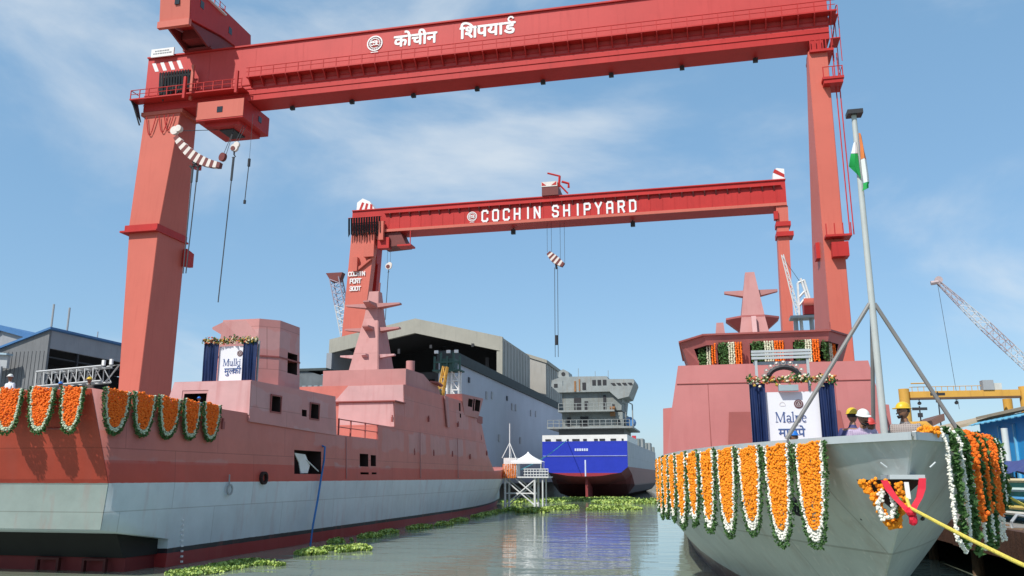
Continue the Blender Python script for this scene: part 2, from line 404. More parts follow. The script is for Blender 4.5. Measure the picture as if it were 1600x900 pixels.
# left end: cable festoon, stripes, board, platform
g = MB()
for i in range(4):
    x = -63.8 + 1.12 * i; g.prism([(x, GY - 0.03, 52.75), (x + .5, GY - .03, 52.75), (x + 1.05, GY - .03, 51.6), (x + .55, GY - .03, 51.6)], (0, 0.035, 0))
g.build('warning_stripes', M_white, girder)
g = MB(); g.box(-63.7, -60.6, GY - 0.5, GY - 0.35, 53.3, 54.35); sb = g.build('sign_board', M_white, c1)
g = MB()
for zz, a, b in ((54.05, -63.2, -61.1), (53.72, -63.4, -60.9)):
    x = a
    while x < b - .1: wd = random.uniform(.18, .4); g.box(x, min(x + wd, b), GY - .52, GY - .501, zz - .08, zz + .08); x += wd + .08
g.build('board_lettering', mat('faded_lettering', (0.25, 0.26, 0.27)), sb)
g = MB(); g.box(-65.2, -50.3, GY - 1.6, GY - 0.16, 47.35, 47.5); plat = g.build('end_platform', M_red, c1)
for i in range(13): piece(post, plat, (-65.1 + 1.22 * i, GY - 1.55, 47.5))
g = MB(); g.tube((-65.1, GY - 1.55, 48.58), (-50.4, GY - 1.55, 48.58), .05, 6); g.tube((-65.1, GY - 1.55, 48.58), (-65.1, GY - .2, 48.58), .05, 6); g.tube((-65.1, GY - 1.55, 48.05), (-50.4, GY - 1.55, 48.05), .04, 6); g.build('platform_rail', M_red, plat)
g = MB(); g.prism([(-65.1, GY - 1.5, 47.3), (-65.1, GY - .2, 47.3), (-64.45, GY - .2, 45.0)], (0.12, 0, 0)); g.path([(-65.1, GY - 1.2, 47.4), (-64.45, GY - 0.3, 44.6)], .1, 4); g.build('platform_strut', M_dark, plat)
fes = MB(); fes.tube((-61.9, GY - .75, 50.85), (-57.7, GY - .75, 50.85), 0.1, 6); fest = fes.build('festoon_rail', M_red, c1)
for i in range(22):
    x = -61.85 + 0.188 * i; d = 2.7 + random.uniform(-.35, .5) + (0.5 if i < 6 else 0)
    k = MB(); pts = [(x + 0.16 * math.sin(math.pi * j / 8), GY - .95 - .12 * (i % 2) - 0.2 * math.cos(math.pi * j / 8) + .2, 50.8 - d * math.sin(math.pi * j / 8) ** 0.7) for j in range(9)]
    k.path(pts, 0.075, 5); k.build('festoon_loop', M_cable, fest)
g = MB(); g.box(-57.6, -57.3, GY - 1.0, GY - .7, 46.9, 51.4); g.build('cable_guide', M_pink, c1)
for i, (x, d) in enumerate(((-63.6, 2.4), (-61.9, 2.2), (-61.2, 2.0))):
    k = MB(); k.path([(x + 1.3 * j / 10, 81.72, 45.6 - d * math.sin(math.pi * j / 10)) for j in range(11)], .06, 5); k.build('hanging_cable', M_red, c1)
# upper trolley: machinery house on a raised carriage
UH = [(76.8, 54.75), (83.0, 56.1), (87.4, 56.5), (90.0, 57.6), (89.7, 59.8), (83.3, 59.8), (76.5, 58.3)]
g = MB(); g.prism([(-59.3, t, z) for t, z in UH], (3.9, 0, 0)); house = g.build('machinery_house', M_red, c1, bevel=0.05)
g = MB(); g.prism([(-59.29, 76.75, 54.8), (-55.41, 76.75, 54.8), (-55.41, 76.45, 58.28), (-59.29, 76.45, 58.28)], (0, -0.05, 0)); g.build('front_panel', M_pink, house)
g = MB(); g.box(-59.6, -55.1, 76.2, 83.5, 59.0, 59.15); g.build('roof_edge', M_white, house)
g = MB(); g.box(-57.3, -56.7, 76.38, 76.5, 56.6, 57.3); g.build('window', M_glass, house)
for i in range(7): piece(post, house, (-55.3, 76.7 + 1.1 * i, 59.15))
g = MB(); g.tube((-55.3, 76.7, 60.2), (-55.3, 83.4, 60.2), .04, 5); g.tube((-55.3, 76.7, 59.7), (-55.3, 83.4, 59.7), .03, 5); g.build('roof_rail', M_grey, house)
for t in (78.5, 84.6): g = MB(); g.box(-55.42, -55.36, t, t + 0.7, 57.3, 58.2); g.build('window', M_glass, house)
g = MB(); g.box(-59.4, -55.3, 76.5, 77.0, 53.9, 54.7); g.build('front_beam', M_pink, house)
car = MB()
for x in (-59.0, -55.9):
    car.prism([(x, 77.2, 54.7), (x, 89.5, 57.3), (x, 88.5, 56.2), (x, 85.5, 53.6), (x, 81.0, 53.6)], (0.25, 0, 0))
car.box(-59.3, -55.5, 81.4, 85.6, 53.59, 53.85); car.box(-58.5, -56.2, 80, 87, 54.2, 55.6); car.build('trolley_carriage', mat('crane_red_dark', (0.20, 0.03, 0.03), .6), c1)
g = MB(); g.path([(-60.4, 84, 53.5), (-60.4, 84, 60.5)], .35, 8); g.path([(-60.4, 84, 60.5), (-63.4, 80.0, 61.4)], .25, 6); g.build('service_jib', M_red, c1)
# under-slung trolley with the operator's house
g = MB(); g.box(-56.3, -50.2, 80.9, 86.8, 43.9, 46.3); low = g.build('operator_house', M_red, c1, bevel=0.05)
g = MB(); g.box(-56.28, -50.22, 80.85, 80.91, 44.1, 46.28); g.build('front_panel', M_pink, low)
g = MB(); g.box(-55.6, -51.0, 81.6, 86.2, 43.45, 43.91); g.build('house_floor', M_red, low)
g = MB(); g.box(-54.2, -52.4, 82.6, 85.2, 43.3, 43.46); g.build('rope_well', M_dark, low)
g = MB(); g.box(-53.6, -52.9, 80.8, 80.86, 44.8, 45.5); g.build('window', M_glass, low)
g = MB(); g.box(-50.21, -50.15, 84.2, 84.9, 44.8, 45.5); g.build('window', M_glass, low)
for x in (-57.3, -50.6): g = MB(); g.box(x, x + .3, 79.3, 79.6, 46.3, 49.0); g.build('hanger', M_red, low)
# lettering and badge
emblem(c1, (-34.75, GY - 0.05, 51.9), 0.95)
g = devanagari([('कोचीन', 0)], (-32.4, GY - 0.05, 51.15), 2.05, bold=0.03); o = g.build('lettering', M_white, c1); o['label'] = 'white Hindi word spelled on the girder, left one'
vs = [('ि', 0.0), ('श', 0.26), ('प', 0.26 + 0.64), ('या', 0.26 + 0.64 + 0.58), ('ड', 0.26 + 0.64 + 0.58 + 0.88)]
g = devanagari(vs, (-24.6, GY - 0.05, 51.2), 2.15, bold=0.03)
strokes(g, [arc(2.72, 0.78, .13, .13, 250, 20, 6)], (-24.6, GY - .05, 51.2), (1, 0, 0), (0, 0, 1), 2.15, .085, 0.01, (0, -1, 0))
o = g.build('lettering', M_white, c1); o['label'] = 'white Hindi word spelled on the girder, right one'

# ropes and lifting gear that hang from the near crane
def stripe_beam(pts, w, h, n, m2, parent, name):
    g = MB()
    for i in range(n):
        g.cur = i % 2; a = bez(pts, i / n); b = bez(pts, (i + 1) / n); d = (b - a).normalized(); up = Vector((0, 1, 0)).cross(d).normalized()
        hh = [h * (0.55 + 0.45 * math.sin(math.pi * k)) for k in (i / n, (i + 1) / n)]
        ra = [a + Vector((0, s * w, 0)) + up * t * hh[0] for s, t in ((-1, -1), (1, -1), (1, 1), (-1, 1))]
        rb = [b + Vector((0, s * w, 0)) + up * t * hh[1] for s, t in ((-1, -1), (1, -1), (1, 1), (-1, 1))]
        g.loft([ra, rb])
    return g.build(name, m2, parent)
def bez(p, k):
    a, b, c = Vector(p[0]), Vector(p[1]), Vector(p[2]); return a.lerp(b, k).lerp(b.lerp(c, k), k)
M_strw = mat('stripe_white', (0.70, 0.62, 0.56), 0.55); M_strr = mat('stripe_maroon', (0.16, 0.035, 0.03), 0.6)
def hook_parts(root, c, r=0.42):
    c = Vector(c)
    g = MB(); g.disc(c, r, (0, 1, 0), 0.35, 16); g.disc(c + Vector((0.25, 0, 0.35)), r * .8, (0, 1, 0), 0.3, 14); b = g.build('sheave', [M_strw], root)
    g = MB(); g.disc(c + Vector((-.1, -0.2, -.1)), r * .6, (0, 1, 0), 0.1, 12); g.build('cheek_plate', M_strr, root)
    g = MB(); g.path([c + Vector((0, 0, -r)), c + Vector((0, 0, -r - .35)), c + Vector((.18, 0, -r - .6)), c + Vector((.0, 0, -r - .85)), c + Vector((-.22, 0, -r - .65))], .1, 6, .05); g.build('hook', M_dark, root)
lb = thing('lifting_beam', 'curved striped lifting beam hanging beside the left crane leg', 'lifting beam', (-55, 79.6, 40))
stripe_beam([(-57.7, 79.6, 41.6), (-55.3, 79.6, 38.2), (-51.7, 79.6, 37.6)], .28, .55, 17, [M_strr, M_strw], lb, 'beam')
g = MB(); g.disc((-58.0, 79.6, 42.4), .5, (0, 1, 0), .4, 16); g.disc((-57.5, 79.6, 42.6), .4, (0, 1, 0), .5, 14); g.build('end_sheave', M_strw, lb)
g = MB(); g.disc((-51.55, 79.6, 38.6), .5, (.3, 1, 0), .35, 16); g.build('end_sheave', M_strr, lb)
g = MB(); g.path([(-55.0, 79.6, 38.6), (-54.9, 79.6, 37.9), (-54.6, 79.6, 37.6), (-54.3, 79.6, 37.9)], .13, 6); g.path([(-55.0, 79.6, 38.6), (-55.1, 79.6, 37.9), (-55.35, 79.6, 37.6), (-55.6, 79.6, 37.9)], .13, 6); g.disc((-55, 79.6, 38.3), .3, (0, 1, 0), .3, 12); g.build('double_hook', M_dark, lb)
for x0, x1 in ((-55.25, -55.3), (-54.6, -54.95)):
    g = MB(); g.tube((x0, 79.6, 37.7), (x1, 79.6, 25.3), 0.06, 6); g.tube((x0, 79.6, 37.7), (x0 - .02, 79.6, 35.9), 0.12, 6); g.build('sling', M_rope, lb)
for x in (-57.9, -57.5, -51.7, -51.3): g = MB(); g.tube((x, 79.7, 42.4 if x < -55 else 38.6), (lerp(-54.2, -52.4, 0 if x < -55 else 1), 82.8, 43.5), .035, 5); g.build('hoist_rope', M_rope, lb)
hb = thing('hook_block', 'red and white hook block with one long sling under the operator house', 'hook', (-50.7, 80.5, 39.4))
hook_parts(hb, (-50.6, 80.3, 39.9), .45)
g = MB(); g.tube((-50.6, 80.3, 38.8), (-51.15, 80.3, 22.0), .06, 6); g.tube((-50.62, 80.3, 38.8), (-50.7, 80.3, 36.0), .13, 6); g.build('sling', M_rope, hb)
for x in (-50.75, -50.4): g = MB(); g.tube((x, 80.3, 40.2), (x - .1, 82.2, 43.5), .03, 5); g.build('hoist_rope', M_rope, hb)
sr = thing('auxiliary_rope', 'short thin rope with small weight right of the hook block', 'rope', (-48.7, 80.5, 38))
g = MB(); g.tube((-48.7, 80.5, 43.9), (-48.75, 80.5, 38.2), .02, 5); g.tube((-48.75, 80.5, 38.2), (-48.95, 80.5, 33.4), .05, 6); g.build('rope', M_rope, sr)
g = MB(); g.tube((-48.75, 80.5, 38.5), (-48.76, 80.5, 37.6), .16, 8); g.build('swivel', M_dark, sr)
g = MB(); g.tube((-48.94, 80.5, 33.6), (-48.95, 80.5, 33.2), .15, 8); g.build('end_weight', M_dark, sr)

# ---------------------------------------------------------------- the far crane
GB = 185.0
c2 = thing('gantry_crane', 'farther red gantry crane with block letters above the blue ship', 'crane', (-32, 188, 2.3))
g = MB(); g.box(-82.6, 20.0, GB, GB + 5.6, 61.7, 67.6); gd = g.build('girder', M_red, c2)
g = MB(); g.box(-82.6, 20.1, GB - 0.3, GB + 5.9, 67.6, 67.85); g.build('top_flange', M_red, gd)
g = MB(); g.box(-82.5, 20.0, GB - 0.35, GB - 0.004, 61.7, 62.35); g.build('bottom_flange', M_pink, gd)
g = MB(); g.box(-74, 19, GB - 0.7, GB - 0.004, 66.3, 66.42); wk2 = g.build('cable_tray', M_red, c2)
b2 = unit('bracket', MB().prism([(-.13, 0, 0), (-.13, -.65, .95), (-.13, -.65, 1.1), (-.13, 0, 1.1)], (.26, 0, 0)), M_strr)
for i in range(37): piece(b2, wk2, (-72.5 + 2.5 * i, GB - .004, 65.2))
g = MB()
rib = unit('stiffener', MB().box(0, .1, -.06, 0, 0, 3.2), M_red)
for i in range(34): piece(rib, gd, (-73 + 2.75 * i, GB - .004, 62.4))
word, x, size = 'COCHIN SHIPYARD', -49.3, 2.55
for ch in word:
    if ch == ' ': x += 1.75; continue
    g = MB(); strokes(g, LET[ch], (x, GB - .02, 62.75), (.86, 0, 0), (0, 0, 1), size, 0.19, 0.12, (0, -1, 0)); g.build('letter', M_white, c2)
    x += 2.62 if ch != 'I' else 2.2
emblem(c2, (-51.8, GB - .06, 64.15), 1.2)
for xx in (-48.5, -20.0): piece(lamp, c2, (xx + 6, GB + 3.5, 61.68)).scale = (2, 2, 3)
# left leg: one broad column in front, one behind, a slot between them
g = MB(); g.loft([[(-84.6, 182.4, 2.3), (-80.6, 182.4, 2.3), (-80.6, 185.2, 2.3), (-84.6, 185.2, 2.3)], [(-82.6, 185.0, 61.65), (-76.3, 185.0, 61.65), (-76.3, 187.2, 61.65), (-82.6, 187.2, 61.65)]])
l2 = g.build('rigid_leg', M_pink, c2)
g = MB(); g.loft([[(-84.0, 191.8, 2.3), (-80.8, 191.8, 2.3), (-80.8, 194.6, 2.3), (-84.0, 194.6, 2.3)], [(-82.4, 188.6, 61.65), (-76.5, 188.6, 61.65), (-76.5, 190.6, 61.65), (-82.4, 190.6, 61.65)]])
g.build('rear_leg', M_red, l2)
g = MB(); g.box(-82.4, -76.6, 187.1, 188.7, 54.5, 61.64); g.build('leg_web', M_red, l2)
for k, (wd, sz, dx) in enumerate((('COCHIN', .95, 0), ('PORT', 1.05, .5), ('300T', .95, .55))):
    xx = -82.6 + dx
    for ch in wd:
        g = MB(); zz = 51.0 - 1.85 * k; strokes(g, LET[ch], (xx, 184.42 - .043 * (51 - zz) - .05, zz), (1, 0, 0), (0, 0, 1), sz, .22, .05, (0, -1, 0)); g.build('letter', M_white, c2); xx += .72
g = MB(); g.prism([(-82.0, GB + 1, 67.9), (-77.0, GB + 1, 67.9), (-78.6, GB + 1, 70.3), (-80.5, GB + 1, 71.2), (-81.9, GB + 1, 70.2)], (0, 3, 0)); cap = g.build('striped_cap', M_white, c2)
g = MB()
for i in range(3): g.prism([(-81.4 + 1.5 * i, GB + .95, 67.95), (-80.8 + 1.5 * i, GB + .95, 67.95), (-80.0 + 1.1 * i, GB + .95, 70.0 - .3 * i), (-80.6 + 1.1 * i, GB + .95, 70.2 - .3 * i)], (0, .045, 0))
g.build('red_stripes', M_red, cap)
g = MB(); g.tube((-83.2, GB - 1.0, 65.6), (-74.4, GB - 1.0, 65.6), .12, 6); f2 = g.build('festoon_rail', M_red, c2)
for i in range(26):
    x = -83.0 + .33 * i; d = 4.6 + random.uniform(-.6, .8)
    k = MB(); k.path([(x + .25 * math.sin(math.pi * j / 6), GB - 1.2 - .2 * (i % 2), 65.5 - d * math.sin(math.pi * j / 6) ** .7) for j in range(7)], .13, 4); k.build('festoon_loop', M_cable, f2)
g = MB(); g.box(-75.0, -73.8, GB - 1.3, GB - .4, 59.5, 64.2); g.build('cable_guide', M_pink, c2)
g = MB(); g.box(-78.6, -76.0, GB - 1.5, GB - .05, 55.4, 58.6); g.prism([(-76.5, GB - 1, 55.4), (-76.0, GB - 1, 55.4), (-80.2, GB - 1, 52.2), (-80.7, GB - 1, 52.7)], (0, .6, 0)); g.box(-81.4, -80.2, GB - 1.4, GB - .2, 52.0, 55.5); g.build('landing', M_pink, l2)
g = MB(); g.prism([(-77.0, GB + .3, 61.6), (-70.0, GB + .3, 61.6), (-68.4, GB + .3, 58.3), (-74.5, GB + .3, 58.0)], (0, 4.5, 0)); lt = g.build('lower_trolley', M_strr, c2)
g = MB(); g.box(-75.5, -72.6, GB - .4, GB + 1.5, 57.6, 60.3); g.build('cab', M_red, lt)
g = MB(); g.box(-70.5, -67.0, GB - .3, GB + 3, 57.9, 58.3); g.box(-67.3, -67.1, GB - .3, GB - .1, 58.3, 61.6); g.build('trolley_stage', M_red, lt)
# slim leg
g = MB(); g.loft([[(16.6, 184.4, 1.8), (18.6, 184.4, 1.8), (18.6, 190, 1.8), (16.6, 190, 1.8)], [(17.7, 185.0, 61.66), (20.2, 185.0, 61.66), (20.2, 187.6, 61.66), (17.7, 187.6, 61.66)]])
r2 = g.build('slim_leg', M_pink, c2)
g = MB(); g.box(17.3, 20.9, 184.2, 188.2, 54.6, 55.6); g.build('leg_collar', M_red, r2)
g = MB(); g.box(17.4, 20.5, 184.6, 188, 57.0, 58.0); g.box(17.1, 18.0, 184.5, 186, 58.6, 60.4); g.build('hinge_housing', M_red, r2)
g = MB(); g.prism([(17.6, GB + 1, 67.9), (20.1, GB + 1, 67.9), (20.1, GB + 1, 70.6), (18.4, GB + 1, 70.9), (17.6, GB + 1, 69.6)], (0, 2.5, 0)); cp = g.build('striped_cap', M_white, c2)
g = MB(); g.prism([(17.65, GB + .95, 69.9), (18.1, GB + .95, 70.7), (20.05, GB + .95, 69.3), (20.05, GB + .95, 68.5)], (0, .045, 0)); g.build('red_stripe', M_red, cp)
# upper trolley with its little jib
g = MB(); g.box(-34.7, -30.8, GB - .6, GB + 6, 67.9, 70.0); tr = g.build('upper_trolley', M_strr, c2)
g = MB(); g.box(-34.8, -31.0, GB - .7, GB + 5, 70.02, 71.2); g.build('trolley_house', M_strw, tr)
g = MB(); g.prism([(-34.7, GB - .75, 70.3), (-34.7, GB - .75, 71.2), (-33.6, GB - .75, 70.3)], (0, .045, 0)); g.prism([(-32.4, GB - .75, 70.3), (-31.2, GB - .75, 71.2), (-31.2, GB - .75, 70.3)], (0, .045, 0)); g.build('red_wedges', M_red, tr)
g = MB(); g.path([(-30.7, GB, 70), (-30.5, GB, 72.6)], .3, 6); g.path([(-30.4, GB, 72.6), (-33.4, GB, 73.6)], .22, 6); g.path([(-31, GB, 71.0), (-28.6, GB, 68.2)], .2, 4); g.path([(-30, GB, 71.2), (-28.4, GB, 70.6), (-28.4, GB, 69.6)], .3, 5); g.build('service_jib', M_red, tr)
h2 = thing('spreader_beam', 'tilted striped spreader beam on four ropes above the blue ship', 'lifting beam', (-32, 187, 52))
stripe_beam([(-33.7, 187, 54.6), (-32.4, 187, 52.9), (-30.2, 187, 51.4)], .5, .9, 9, [M_strr, M_strw], h2, 'beam')
for x, z in ((-34.0, 54.8), (-33.0, 54.2), (-30.9, 52.0), (-29.9, 51.6)): g = MB(); g.tube((x, 187, z), (x, 187, 62), .045, 5); g.build('hoist_rope', M_rope, h2)
g = MB(); g.tube((-31.9, 187, 52), (-31.9, 187, 50.6), .35, 8, .2); g.build('hook', M_dark, h2)
for x in (-32.3, -31.6): g = MB(); g.tube((x, 187, 51), (x - .1, 187, 30), .07, 5); g.build('sling', M_rope, h2)
g = MB(); g.tube((-32.05, 187, 35), (-32.05, 187, 32.8), .38, 8); g.build('shackle', M_dark, h2)
h3 = thing('hook_block', 'small round hook block under the far crane, behind the left ship mast', 'hook', (-72.6, 185.5, 54))
hook_parts(h3, (-72.8, 185.5, 53.2), .8)
g = MB(); g.tube((-72.8, 185.5, 52), (-73.2, 185.5, 40), .09, 5); g.build('sling', M_rope, h3)
for x in (-73.2, -72.4): g = MB(); g.tube((x, 185.5, 53.5), (x, 185.5, 58.4), .04, 5); g.build('hoist_rope', M_rope, h3)
# ================================================================ ship helpers
M_hole = mat('bare_interior', (0.035, 0.018, 0.016), 0.9)
def band_mat(name, bands, rough=0.5, patch=None, patch_amt=0.0, var=0.1, scratch=0.0, streak_col=None, streak=0.0, patch_scale=1.0):
    """hull paint in level bands: bands = [(from z, colour), ...]; patch = colour of touched-up primer squares above"""
    m = bpy.data.materials.new(name); m.use_nodes = True; MATS[name] = m
    n, l = m.node_tree.nodes, m.node_tree.links; b = n['Principled BSDF']; b.inputs['Roughness'].default_value = rough; b.inputs['Specular IOR Level'].default_value = 0.35
    co = n.new('ShaderNodeTexCoord'); sx = n.new('ShaderNodeSeparateXYZ'); l.new(co.outputs['Object'], sx.inputs[0])
    wv = n.new('ShaderNodeTexNoise'); wv.inputs['Scale'].default_value = 3.0; l.new(co.outputs['Object'], wv.inputs['Vector'])
    ad = n.new('ShaderNodeMath'); ad.operation = 'MULTIPLY_ADD'; ad.inputs[1].default_value = 0.03; l.new(wv.outputs['Fac'], ad.inputs[0]); l.new(sx.outputs['Z'], ad.inputs[2])
    mr = n.new('ShaderNodeMapRange'); mr.inputs['From Min'].default_value = -2; mr.inputs['From Max'].default_value = 10; l.new(ad.outputs[0], mr.inputs['Value'])
    cr = n.new('ShaderNodeValToRGB'); cr.color_ramp.interpolation = 'CONSTANT'; e = cr.color_ramp.elements
    while len(e) > 1: e.remove(e[-1])
    for i, (z, c) in enumerate(bands):
        p = max(0, (z + 0.015 + 2) / 12)
        el = e[0] if i == 0 else e.new(p)
        el.position = p; el.color = (*c, 1)
    l.new(mr.outputs['Result'], cr.inputs['Fac']); last = cr.outputs['Color']
    if patch:
        bk = n.new('ShaderNodeTexBrick'); bk.inputs['Scale'].default_value = 0.10 * patch_scale; bk.inputs['Mortar Size'].default_value = 0.06; bk.inputs['Mortar Smooth'].default_value = 0.25
        bk.inputs['Color1'].default_value = (0, 0, 0, 1); bk.inputs['Color2'].default_value = (1, 1, 1, 1); bk.inputs['Mortar'].default_value = (0, 0, 0, 1)
        cb = n.new('ShaderNodeCombineXYZ'); l.new(sx.outputs['Y'], cb.inputs['X']); l.new(sx.outputs['Z'], cb.inputs['Y'])
        nd = n.new('ShaderNodeTexNoise'); nd.inputs['Scale'].default_value = 0.8; nd.inputs['Detail'].default_value = 5; l.new(co.outputs['Object'], nd.inputs['Vector'])
        va = n.new('ShaderNodeVectorMath'); va.operation = 'MULTIPLY_ADD'; va.inputs[1].default_value = (1.5, .9, 0); l.new(nd.outputs['Color'], va.inputs[0]); l.new(cb.outputs[0], va.inputs[2])
        l.new(va.outputs[0], bk.inputs['Vector'])
        gt = n.new('ShaderNodeMapRange'); gt.inputs['From Min'].default_value = bands[-1][0] - .1; gt.inputs['From Max'].default_value = bands[-1][0] + .1; l.new(sx.outputs['Z'], gt.inputs['Value'])
        mu = n.new('ShaderNodeMath'); mu.operation = 'MULTIPLY'; l.new(bk.outputs['Color'], mu.inputs[0]); l.new(gt.outputs['Result'], mu.inputs[1])
        mu2 = n.new('ShaderNodeMath'); mu2.operation = 'MULTIPLY'; mu2.inputs[1].default_value = patch_amt; l.new(mu.outputs[0], mu2.inputs[0])
        mx = n.new('ShaderNodeMix'); mx.data_type = 'RGBA'; mx.inputs['B'].default_value = (*patch, 1); l.new(mu2.outputs[0], mx.inputs['Factor']); l.new(last, mx.inputs['A']); last = mx.outputs['Result']
    nz = n.new('ShaderNodeTexNoise'); nz.inputs['Scale'].default_value = 0.55; nz.inputs['Detail'].default_value = 8; nz.inputs['Roughness'].default_value = 0.65; l.new(co.outputs['Object'], nz.inputs['Vector'])
    m2 = n.new('ShaderNodeMapRange'); m2.inputs['From Min'].default_value = .28; m2.inputs['From Max'].default_value = .72; m2.inputs['To Min'].default_value = 1 - var; m2.inputs['To Max'].default_value = 1 + var; l.new(nz.outputs['Fac'], m2.inputs['Value'])
    hs = n.new('ShaderNodeHueSaturation'); l.new(last, hs.inputs['Color']); l.new(m2.outputs['Result'], hs.inputs['Value']); last = hs.outputs['Color']
    if streak > 0:
        mp = n.new('ShaderNodeMapping'); mp.inputs['Scale'].default_value = (1.6, 1.6, .3); mp.inputs['Rotation'].default_value = (R(18), R(-22), 0); l.new(co.outputs['Object'], mp.inputs['Vector'])
        ns = n.new('ShaderNodeTexNoise'); ns.inputs['Scale'].default_value = 1.1; ns.inputs['Detail'].default_value = 9; ns.inputs['Roughness'].default_value = .6; l.new(mp.outputs['Vector'], ns.inputs['Vector'])
        m3 = n.new('ShaderNodeMapRange'); m3.interpolation_type = 'SMOOTHSTEP'; m3.inputs['From Min'].default_value = .5; m3.inputs['From Max'].default_value = .72; m3.inputs['To Max'].default_value = streak; l.new(ns.outputs['Fac'], m3.inputs['Value'])
        mx = n.new('ShaderNodeMix'); mx.data_type = 'RGBA'; mx.inputs['B'].default_value = (*streak_col, 1); l.new(m3.outputs['Result'], mx.inputs['Factor']); l.new(last, mx.inputs['A']); last = mx.outputs['Result']
    if scratch > 0:     # pale slanting scuffs
        mp = n.new('ShaderNodeMapping'); mp.inputs['Rotation'].default_value = (R(-35), R(38), 0); mp.inputs['Scale'].default_value = (7, 7, .32); l.new(co.outputs['Object'], mp.inputs['Vector'])
        ns = n.new('ShaderNodeTexNoise'); ns.inputs['Scale'].default_value = 1.4; ns.inputs['Detail'].default_value = 3; l.new(mp.outputs['Vector'], ns.inputs['Vector'])
        m3 = n.new('ShaderNodeMapRange'); m3.inputs['From Min'].default_value = .585; m3.inputs['From Max'].default_value = .66; m3.inputs['To Max'].default_value = scratch; l.new(ns.outputs['Fac'], m3.inputs['Value'])
        mx = n.new('ShaderNodeMix'); mx.data_type = 'RGBA'; mx.inputs['B'].default_value = (.62, .62, .58, 1); l.new(m3.outputs['Result'], mx.inputs['Factor']); l.new(last, mx.inputs['A']); last = mx.outputs['Result']
    bs_ = n.new('ShaderNodeTexBrick'); bs_.inputs['Scale'].default_value = .25; bs_.inputs['Mortar Size'].default_value = .006; bs_.inputs['Mortar Smooth'].default_value = .6; bs_.inputs['Brick Width'].default_value = 1.5; bs_.inputs['Row Height'].default_value = .55
    bs_.inputs['Color1'].default_value = (1, 1, 1, 1); bs_.inputs['Color2'].default_value = (.93, .93, .93, 1); bs_.inputs['Mortar'].default_value = (.62, .6, .58, 1)   # butts and seams of the shell plates
    cs_ = n.new('ShaderNodeCombineXYZ'); l.new(sx.outputs['Y'], cs_.inputs['X']); l.new(sx.outputs['Z'], cs_.inputs['Y']); l.new(cs_.outputs[0], bs_.inputs['Vector'])
    ms_ = n.new('ShaderNodeMix'); ms_.data_type = 'RGBA'; ms_.blend_type = 'MULTIPLY'; ms_.inputs['Factor'].default_value = .8; l.new(last, ms_.inputs['A']); l.new(bs_.outputs['Color'], ms_.inputs['B']); last = ms_.outputs['Result']
    l.new(last, b.inputs['Base Color'])
    # plating: gentle hungry-horse dents
    nb = n.new('ShaderNodeTexNoise'); nb.inputs['Scale'].default_value = 0.9; nb.inputs['Detail'].default_value = 2; l.new(co.outputs['Object'], nb.inputs['Vector'])
    bp = n.new('ShaderNodeBump'); bp.inputs['Strength'].default_value = 0.35; bp.inputs['Distance'].default_value = 0.06; l.new(nb.outputs['Fac'], bp.inputs['Height']); l.new(bp.outputs['Normal'], b.inputs['Normal'])
    return m
def carve(o, boxes, m=None):
    for b in boxes: carve1(o, [b], m)
    return o
def carve1(o, boxes, m=None):
    """cut real openings (boxes or 8-point lists, world coordinates) into a closed mesh"""
    m = m or M_hole; L = root_loc(o.parent); g = MB()
    for b in boxes:
        if len(b) == 6: g.box(*b)
        else: g.hexa(b[:4], b[4:])
    cut = g.build('cut', m); cut.location = L * 0 ; cut.data.transform(Matrix.Translation(-L))
    if m.name not in [x.name for x in o.data.materials]: o.data.materials.append(m)
    cut.location = (0, 0, 0); par = o.parent; o.parent = None; lc = o.location.copy(); o.location = (0, 0, 0)
    md = o.modifiers.new('b', 'BOOLEAN'); md.operation = 'DIFFERENCE'; md.solver = 'EXACT'; md.object = cut
    try: md.material_mode = 'TRANSFER'
    except Exception: pass
    dg = bpy.context.evaluated_depsgraph_get(); dg.update()
    me = bpy.data.meshes.new_from_object(o.evaluated_get(dg)); o.modifiers.clear(); old = o.data; o.data = me; me.name = old.name
    o.parent = par; o.location = lc; bpy.data.objects.remove(cut)
    return o
def frame_x(parent, x, y0, y1, z0, z1, w, m, th=0.05, name='frame'):
    """raised frame round an opening in a wall that faces +x"""
    g = MB(); g.box(x, x + th, y0 - w, y1 + w, z1, z1 + w); g.box(x, x + th, y0 - w, y1 + w, z0 - w, z0); g.box(x, x + th, y0 - w, y0, z0 + .001, z1 - .001); g.box(x, x + th, y1, y1 + w, z0 + .001, z1 - .001)
    return g.build(name, m, parent)

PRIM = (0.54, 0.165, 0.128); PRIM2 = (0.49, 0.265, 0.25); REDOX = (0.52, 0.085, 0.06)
M_prim = mat('pink_primer', (0.46, 0.215, 0.20), 0.62, 0.12, 0.5, 0.15, 1.5, stain=(0.36, 0.11, 0.10), stain_amt=0.35)
M_primd = mat('red_primer', (0.30, 0.08, 0.07), 0.62, 0.14, 0.7, 0.1, 2)
M_pinkw = mat('pale_primer', (0.56, 0.33, 0.32), 0.6, 0.10, 0.8, 0.12, 2, stain=(0.45, 0.17, 0.16), stain_amt=0.45)

